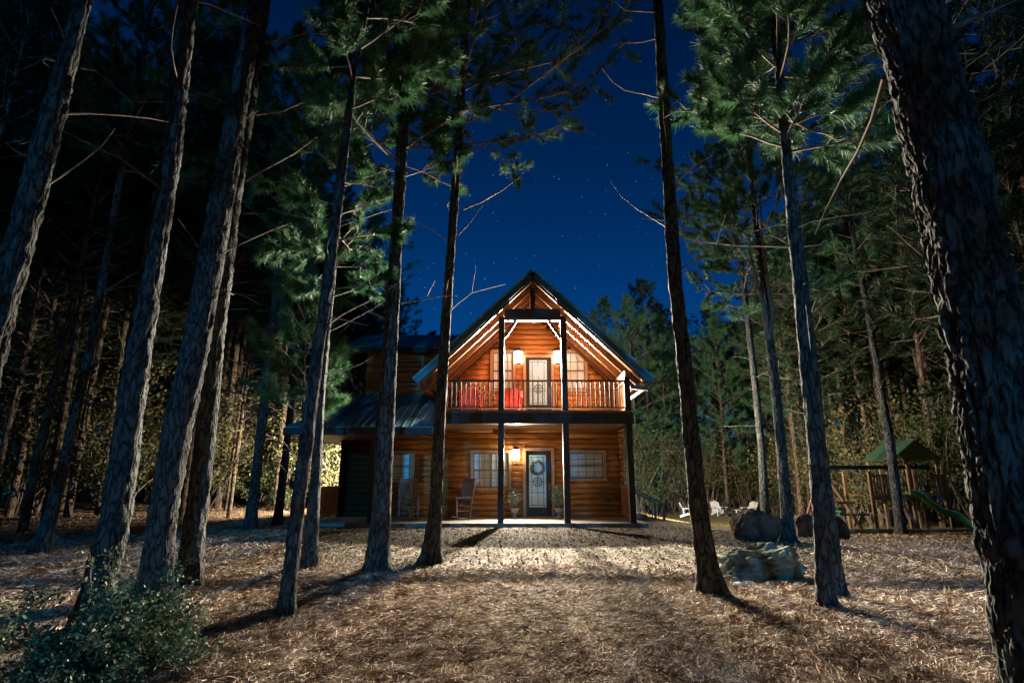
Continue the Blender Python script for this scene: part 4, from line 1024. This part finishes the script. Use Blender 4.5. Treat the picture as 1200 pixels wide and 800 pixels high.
# ------------------------------------------------------------------ foreground bush and saplings
def leafy_bush(px, Y, label, H, W, nst, n, size, m='leaves_bush', name='bush', group=None, depthW=None):
    x = (px - 600) / FPX * Y * CT; z = ghf(x, Y); t = thing(name, (x, Y, z), label, 'bush', group); lm = MB(); tips = []; dw_ = depthW or W
    for i in range(nst):
        bx, by = rnd.uniform(-W, W) * .75, rnd.uniform(-dw_, dw_) * .7; p = Vector((bx, by, -.05)); d = Vector((rnd.gauss(0, .3), rnd.gauss(0, .3), 1)).normalized(); pts = [p]
        hh = H * rnd.uniform(.35, 1) * (1 - .45 * abs(bx) / W)
        for k in range(6):
            d = (d + Vector((rnd.gauss(0, .2), rnd.gauss(0, .2), 0))).normalized(); p = p + d * hh / 6; pts.append(p); tips.append(p)
            for q in range(2): e = (d + Vector((rnd.gauss(0, .9), rnd.gauss(0, .9), rnd.gauss(0, .3)))).normalized(); b = p + e * .14; lm.tube([p, b], [.003, .0015], 3, False); tips += [b, p.lerp(b, .6)]
        lm.tube(pts, [.007 * (1 - .12 * k) for k in range(7)], 4, False)
    r = np.random.default_rng(int(px)); T = np.array([tuple(q) for q in tips]); base = T[r.integers(0, len(T), n)] + r.normal(size=(n, 3)) * .035
    d = r.normal(size=(n, 3)); d[:, 2] = d[:, 2] * .6 + .2; d /= np.linalg.norm(d, axis=1, keepdims=True); e = np.cross(d, r.normal(size=(n, 3))); e /= np.linalg.norm(e, axis=1, keepdims=True)
    f = np.cross(d, e); s = size * r.uniform(.5, 1.3, (n, 1))
    V = np.stack([base, base + d * s * .35 + e * s * .24 + f * s * .05, base + d * s * .7 + e * s * .18 + f * s * .05, base + d * s, base + d * s * .7 - e * s * .18 + f * s * .05, base + d * s * .35 - e * s * .24 + f * s * .05], 1).reshape(-1, 3)
    V[:, 2] = np.maximum(V[:, 2], .01)
    link_mesh('foliage', np_mesh('foliage', V, np.arange(n * 6).reshape(-1, 6), [M[m]]), t); lm.build('stem', M['twig'], t)
leafy_bush(158, 4.9, 'large tangled leafy bush at the foot of the left pine trio', .85, .52, 40, 8000, .042)
leafy_bush(195, 5.7, 'upright leafy sprouts directly before the middle pine of the left trio', 1.05, .42, 20, 2600, .048)
leafy_bush(105, 4.35, 'low dark green bush in the bottom left corner', .32, .5, 20, 2600, .036)
leafy_bush(222, 5.0, 'thin leafy shoots at the right side of the big bush', .55, .22, 7, 420, .055)
leafy_bush(25, 5.6, 'low leafy sprig on the pine straw near the left edge', .3, .35, 9, 420, .055)
leafy_bush(60, 7.2, 'small sapling on the pine straw left of the blue-lit trunks', .5, .3, 5, 260, .06)

# ------------------------------------------------------------------ rocks
def rock(name, loc, dims, seed, m, label, group=None, rz=0, rough=.25):
    import bmesh
    bm = bmesh.new(); bmesh.ops.create_icosphere(bm, subdivisions=6, radius=1)
    off = Vector((seed, seed * 2, 0)); rd = random.Random(seed)
    planes = [(Vector((rd.gauss(0, 1), rd.gauss(0, 1), rd.gauss(0, .7))).normalized(), rd.uniform(.72, .95)) for _ in range(9)]
    for v in bm.verts:
        p = v.co.copy()
        for nn, dd in planes:
            k = p.dot(nn)
            if k > dd: p -= nn * (k - dd) * .92
        cr = noise.voronoi(p * 2.4 + off + Vector(noise.noise_vector(p * 2)) * .3)[0]; p *= 1 + rough * .3 * (min(.4, cr[1] - cr[0]) - .2)
        p *= 1 + rough * .5 * noise.noise(p * 1.8 + off) + rough * .35 * noise.noise(p * 5 + off) + rough * .12 * noise.noise(p * 14 + off)
        v.co = Vector((p.x * dims[0], p.y * dims[1], p.z * dims[2]))
    me = bpy.data.meshes.new(name); bm.to_mesh(me); bm.free()
    for p in me.polygons: p.use_smooth = True
    me.materials.append(m); o = link_mesh(name, me); o.location = loc; o.rotation_euler = (0, 0, rz)
    return tag(o, label, 'rock', group)
def on(px, Y, dz=0):
    x = (px - 600) / FPX * (Y * CT + (-1.5) * ST); return (x, Y, ghf(x, Y) + dz)
rock('boulder', on(896, 9.25, .13), (.66, .48, .37), 5, M['rock_pale'], 'big pale craggy boulder with a teal moonlit right side', rough=.5)
rock('boulder', on(889, 13.6, .26), (.58, .46, .46), 8, M['rock_brown'], 'dark brown boulder behind the pale one, with a lit left tip')
rock('boulder', on(945, 15.6, .22), (.38, .4, .42), 12, M['rock_brown'], 'brown boulder with a lit left face between the twin-stem pine and the blue-lit pine')
rock('boulder', on(975, 15.9, .22), (.42, .4, .40), 17, M['rock_brown'], 'dark brown boulder mostly behind the blue-lit pine pair')
for (px, Y, s, lb) in ((866, 8.45, .085, 'pale bluish stone on the straw below the boulder, leftmost of the scatter'), (879, 8.6, .07, 'pale bluish stone beside the leftmost one'), (903, 8.55, .075, 'round pale stone alone under the front of the boulder'), (862, 8.95, .06, 'small flat pale stone farthest left behind the others')):
    rock('pale_stone', on(px, Y, .02), (s, s * .8, s * .6), int(px), M['pale_stone'], lb, 'pale stones by the boulder')

# ------------------------------------------------------------------ lawn chairs
for (px, Y, m, rz, lb) in ((841, 37, 'white_paint', 10, 'white slat-back lawn chair facing the camera, left of the lawn group'), (878, 37, 'white_paint', -60, 'white slat-back lawn chair seen from the side, right of the lawn group'), (855, 36.5, 'dark_paint', 30, 'dark lawn chair between the two white ones'), (805, 36, 'white_paint', 70, 'white lawn chair farthest left, half hidden by the black pine')):
    x, y, z = on(px, Y); adirondack(M[m], (x, Y, ghf(x, Y)), R(rz), lb, 'lawn chairs behind the boulders', 1.0)
x, y, z = on(865, 36.2)
tb_ = thing('side_table', (x, y, ghf(x, y)), 'small white side table among the lawn chairs', 'table')
b = MB(); b.box(-.28, .28, -.25, .25, .42, .45); b.build('tabletop', M['white_paint'], tb_)
for sx in (-1, 1):
    for sy in (-1, 1): b = MB(); b.box(sx * .24 - .025, sx * .24 + .025, sy * .21 - .025, sy * .21 + .025, 0, .42); b.build('leg', M['white_paint'], tb_)

# ------------------------------------------------------------------ playset
def playset():
    Y = 21.0; O = at(1070, 620, Y); zg = ghf(O.x, Y)
    t = thing('playset', (O.x, Y, zg), 'wooden playset with green canopy roof, green wavy slide and swing beam', 'playset')
    def lx(px, py): return at(px, py, Y).x - O.x
    def lz(py): return azz(py, Y) - zg
    w1, w2 = M['play_wood'], M['play_red']
    x0, x1 = lx(1020, 580), lx(1108, 580); zd = lz(580); yb0, yb1 = -.1, 1.5
    for x in (x0, (x0 + x1) / 2 + .1, x1):
        for y in (yb0, yb1): b = MB(); b.box(x - .05, x + .05, y - .05, y + .05, -.1, lz(545) if x != x0 else lz(552)); b.build('post', w1, t)
    b = MB()
    for k in range(12): yy = yb0 + k * (yb1 - yb0) / 12; b.box(x0, x1, yy, yy + .12, zd - .03, zd)
    b.box(x0, x1, yb0 - .07, yb0 - .03, zd - .16, zd + .02); b.build('deck', w2, t)
    for (a, c, n_) in ((x0 + .07, lx(1045, 570), 7), (lx(1070, 570), lx(1082, 570), 3), (lx(1088, 570), x1 - .06, 5)):
        b = MB(); zt = lz(556)
        b.box(a, c, yb0 - .04, yb0 - .005, zt - .06, zt)
        for k in range(n_): xx = a + (c - a) * (k + .5) / n_; b.box(xx - .028, xx + .028, yb0 - .065, yb0 - .041, zd + .03, zt + .01)
        b.build('picket_rail', w1, t)
    # canopy roof
    zr, ze = lz(515), lz(538); cx = (lx(1040, 530) + lx(1098, 530)) / 2; hw = (lx(1098, 530) - lx(1040, 530)) / 2
    b = MB()
    for s_ in (-1, 1):
        roof_slab(b, (cx, yb0 - .15, zr), (cx + s_ * hw, yb0 - .15, ze), (cx + s_ * hw, yb1 + .1, ze), (cx, yb1 + .1, zr), .02)
    b.build('canopy', M['green_canvas'], t)
    b = MB(); b.bar((cx, yb0 - .1, zr - .06), (cx, yb1 + .05, zr - .06), .05, .08)
    for y in (yb0, yb1):
        for s_ in (-1, 1): b.bar((cx, y, zr - .06), (cx + s_ * hw * .95, y, ze - .03), .04, .07); b.box(cx + s_ * hw * .8 - .035, cx + s_ * hw * .8 + .035, y - .035, y + .035, zd, ze + .02)
    b.build('canopy_frame', w1, t)
    # upper beam for swings
    xs_, zs_ = lx(968, 548), lz(547)
    b = MB(); b.bar((xs_, .6, zs_), (x1, .6, zs_), .09, .14); b.build('swing_beam', M['dark_wood'], t)
    for (dx, dy) in ((.75, -.9), (-.05, 1.6)):
        b = MB(); b.bar((xs_ + .12, .6, zs_ - .05), (xs_ + .12 + dx, .6 + dy, 0), .08, .08); b.build('swing_leg', w2, t)
    b = MB(); b.bar((xs_ + .2, -.1, .95), (xs_ + .75, -.1, .93), .05, .09); b.build('cross_brace', w2, t)
    # glider swing
    b = MB(); gx, gz = lx(1012, 603), lz(605)
    b.box(gx - .55, gx + .55, .52, .68, gz, gz + .07); b.box(gx - .6, gx - .5, .35, .85, gz + .12, gz + .18)
    b.build('glider_seat', M['green_plastic'], t)
    b = MB()
    for xx in (gx - .4, gx + .4): b.tube([(xx, .6, gz + .05), (xx, .6, zs_ - .06)], .012, 5)
    b.build('swing_rope', M['black_metal'], t)
    # slide
    sl0 = Vector((lx(1062, 580), -.25, zd + .02)); sl1 = Vector((lx(1122, 620), -.7, .1)); b = MB(); n_ = 22; wd = .27; k0 = len(b.v)
    sd = Vector((.35, .94, 0)).normalized()
    for i in range(n_ + 1):
        u = i / n_; p = sl0.lerp(sl1, u); p.z += .07 * math.sin(u * 2 * math.pi * 1.6) + .12 * (u > .9) * (u - .9) * 2
        for (o_, z_) in ((-wd - .03, .15), (-wd, .17), (-wd, 0), (-wd * .4, -.03), (wd * .4, -.03), (wd, 0), (wd, .17), (wd + .03, .15)): b.v.append(tuple(p + sd * o_ + Vector((0, 0, z_))))
    for i in range(n_):
        for j in range(7): a = k0 + i * 8 + j; b.f.append((a, a + 1, a + 9, a + 8)); b.sm.append(True)
    so = b.build('slide', M['green_plastic'], t); md = so.modifiers.new('thick', 'SOLIDIFY'); md.thickness = .02
    b = MB(); b.tube([tuple(Vector(so.data.vertices[i * 8 + 1].co) + Vector((0, 0, .01))) for i in range(n_ + 1)], .022, 6); b.build('slide_edge', M['white_paint'], t)
    b = MB()
    for x in (lx(1072, 600), lx(1090, 600)): b.box(x - .06, x + .06, .2, .26, 0, zd - .05)
    b.build('support_board', w1, t)
    b = MB(); b.bar((lx(1058, 600), -.1, .85), (lx(1068, 622), -.5, 0), .07, .07); b.build('ladder_leg', w2, t)
    # timber edging
    bd = MB(); bd.box(0, lx(1130, 622) - lx(984, 622), -.07, .07, -.08, .12); o = bd.build('timber_border', M['play_wood']); p = at(984, 622, 19.9); o.location = (p.x, 19.9, ghf(O.x, 19.9)); o.name = 'timber_border'
    tag(o, 'long low timber edging along the front of the play area', 'edging')
playset()

# ------------------------------------------------------------------ ground cover
def frustum_points(n, y0, y1, r, power=1.0):
    u = r.uniform(0, 1, n); y = y0 * (y1 / y0) ** (u ** power); x = r.uniform(-1, 1, n) * (y * .98 + .4); return x, y
def strands(n, y0, y1, ln, wd, seed, m, name, label, cat, mask=None, lift=.05, power=1.0):
    r = np.random.default_rng(seed); x, y = frustum_points(n, y0, y1, r, power)
    if mask is not None: k = mask(x, y, r); x, y = x[k], y[k]; n = len(x)
    flow = 1.9 * np.sin(x * .9 + 1.3 * np.sin(y * .7)) + 1.3 * np.cos(y * 1.3 + x * .5)
    a = flow * .6 + r.normal(size=n) * 1.25; L = ln * r.uniform(.5, 1.25, n) * np.where(y > 9, .85, 1); d = np.stack([np.cos(a), np.sin(a)], 1)
    clump = .5 + .5 * np.sin(x * 5.1 + np.sin(y * 4)) * np.sin(y * 5.7 + 2 * np.sin(x * 3.1))
    z = gh(x, y) + r.uniform(0, 1, n) ** 2 * .05 * (.3 + clump); rise = r.uniform(-.2, 1, n) * lift; arch = r.uniform(0, .35, n) * L * .3
    w_ = wd * r.uniform(.6, 1.4, n) * (.6 + y / 12)
    sx, sy = -d[:, 1] * w_ / 2, d[:, 0] * w_ / 2; tilt = r.uniform(-.7, .7, n) * w_
    V = np.zeros((n, 6, 3))
    for i, t in enumerate((0, .5, 1)):
        bend = r.normal(size=n) * .12 * L if i == 1 else 0
        px = x + d[:, 0] * L * t - d[:, 1] * bend; py = y + d[:, 1] * L * t + d[:, 0] * bend; pz = z + rise * t + (arch if i == 1 else 0) + .004; ww = 1 if i < 2 else .3
        V[:, 2 * i] = np.stack([px - sx * ww, py - sy * ww, pz - tilt * ww], 1); V[:, 2 * i + 1] = np.stack([px + sx * ww, py + sy * ww, pz + tilt * ww], 1)
    b = np.arange(n)[:, None] * 6; F_ = np.concatenate([b + np.array([[0, 1, 3, 2]]), b + np.array([[2, 3, 5, 4]])], 0)
    o = link_mesh(name, np_mesh(name, V.reshape(-1, 3), F_, [m])); return tag(o, label, cat, kind='stuff')
def notgravel(x, y, r): return ((np.abs(x - 1 + .4 * np.sin(y)) > 1.5 + r.normal(size=len(x)) * .4) | (r.random(len(x)) < .6)) & notgravel_(x, y, r)
def notgravel_(x, y, r): return (y < 9.9 + .5 * np.sin(x * 1.7) + r.normal(size=len(x)) * .35) | (np.abs(x - 1) > 5.5 + r.normal(size=len(x)) * .5)
strands(330000, 2.6, 15, .135, .0042, 3, M['straw'], 'pine_straw', 'bed of fallen pine needles covering the ground before the cabin', 'pine straw', notgravel, power=.8)
def bits(n, y0, y1, size, seed, m, name, label, cat, mask, power=1.0):
    r = np.random.default_rng(seed); x, y = frustum_points(n, y0, y1, r, power); k = mask(x, y, r); x, y = x[k], y[k]; n = len(x); z = gh(x, y) + .008 + r.uniform(0, .02, n)
    d = r.normal(size=(n, 3)); d[:, 2] *= .35; d /= np.linalg.norm(d, axis=1, keepdims=True); e = np.cross(d, np.stack([r.normal(size=n) * .4, r.normal(size=n) * .4, np.ones(n)], 1)); e /= np.linalg.norm(e, axis=1, keepdims=True)
    s = (size * r.uniform(.5, 1.4, n))[:, None]; c = np.stack([x, y, z], 1)
    V = np.stack([c - d * s * .5, c + e * s * .35, c + d * s * .5, c - e * s * .35], 1).reshape(-1, 3)
    o = link_mesh(name, np_mesh(name, V, np.arange(n * 4).reshape(-1, 4), [m])); return tag(o, label, cat, kind='stuff')
def fallen_twigs():
    mb = MB(); r = random.Random(77)
    for i in range(420):
        y = 3 * (7 ** r.random()); x = r.uniform(-1, 1) * (y * .95 + .4)
        if y > 15.5 and -5.9 < x < 3.9: continue
        a = r.uniform(0, 3.14); l = r.uniform(.12, .5); p = Vector((x, y, ghf(x, y) + .015)); d = Vector((math.cos(a), math.sin(a), 0)); pts = [p]
        for k in range(3):
            d = (d + Vector((r.gauss(0, .25), r.gauss(0, .25), 0))).normalized(); q = pts[-1] + d * l / 3; q.z = ghf(q.x, q.y) + .02 + r.uniform(0, .02); pts.append(q)
        w_ = r.uniform(.003, .009); mb.tube(pts, [w_, w_ * .9, w_ * .7, w_ * .4], 5)
    tag(mb.build('fallen_twigs', M['bark_far']), 'small dead twigs scattered over the pine straw', 'twigs', kind='stuff')
fallen_twigs()
inhouse = lambda x, y: (y > YP - .15) & (x > -5.8) & (x < 3.8)
bits(60000, 9.3, 16.1, .045, 9, M['gravel_bits'], 'gravel', 'loose gravel and leaves between the pine straw and the porch', 'gravel', lambda x, y, r: (y > 9.6 + .5 * np.sin(x * 1.7) + r.normal(size=len(x)) * .5) & (np.abs(x - 1) < 6.6) & ~inhouse(x, y))
bits(70000, 10, 34, .07, 10, M['litter'], 'leaf_litter', 'dead leaves scattered over the floor of the woods', 'leaf litter', lambda x, y, r: ~inhouse(x, y) & ((np.abs(x - 1) > 5.5) | (y > 29)) & ~((x > 4) & (y > 24)))
strands(16000, 2.6, 15, .09, .005, 13, M['grass'], 'grass', 'thin grass blades coming up through the pine straw', 'grass', lambda x, y, r: ((np.sin(x * .8 + 1) * np.sin(y * .9 + 2) > .35) | ((x > 5.5) & (y > 7) & (y < 12.5))) & ~inhouse(x, y), lift=.11)
PLACES = [(-1e9, 0, 'standing just beyond the left edge'), (0, 50, 'between the left edge and the dark pine behind the blue-lit trunks'), (50, 110, 'just right of the dark pine at the left'), (110, 180, 'seen behind the leftmost of the close trio'),
          (180, 260, 'seen behind the right side of the close trio'), (260, 300, 'at the left end of the lit clearing'), (300, 345, 'in the middle of the lit left clearing'), (345, 400, 'between the lit clearing and the side porch'),
          (400, 500, 'behind the side porch roof'), (500, 745, 'behind the cabin'), (745, 790, 'just right of the cabin corner'), (790, 840, 'seen behind the lone black pine on the right'), (840, 900, 'behind the lawn chairs'),
          (900, 950, 'between the twin-stem pine and the blue-lit pair'), (950, 1020, 'seen under the swing beam of the playset'), (1020, 1120, 'behind the playset tower'), (1120, 1200, 'in the dark beside the massive right pine'), (1200, 1e9, 'standing beyond the right edge')]
ORD = ['nearest', 'second nearest', 'third nearest', 'fourth nearest', 'fifth nearest', 'sixth nearest', 'seventh nearest', 'eighth nearest', 'ninth nearest', 'tenth nearest', 'eleventh nearest', 'twelfth nearest', 'thirteenth nearest', 'fourteenth nearest', 'fifteenth nearest', 'sixteenth nearest', 'seventeenth nearest', 'eighteenth nearest', 'nineteenth nearest', 'twentieth nearest']
for lo, hi, place in PLACES:
    for kind_ in ('pine', 'leafy shrub'):
        L_ = sorted([q for q in LISTED if q[3] == kind_ and lo <= pxof(q[1], q[2]) < hi], key=lambda q: q[2])
        for i, q in enumerate(L_):
            far = ORD[i] if i < 20 else ORD[min(19, len(L_) - 1 - i)].replace('nearest', 'farthest').replace('nearest', '') if len(L_) - 1 - i < 20 else 'far'
            if far == 'nearest' and i: far = 'farthest'
            q[0]['label'] = ('%s %s %s' % (far, 'slim pine' if kind_ == 'pine' else kind_, place))
for src in list(bpy.data.objects):     # any tree kind that was never placed
    if src.get('label') == 'x':
        for c in list(src.children): bpy.data.objects.remove(c)
        bpy.data.objects.remove(src)
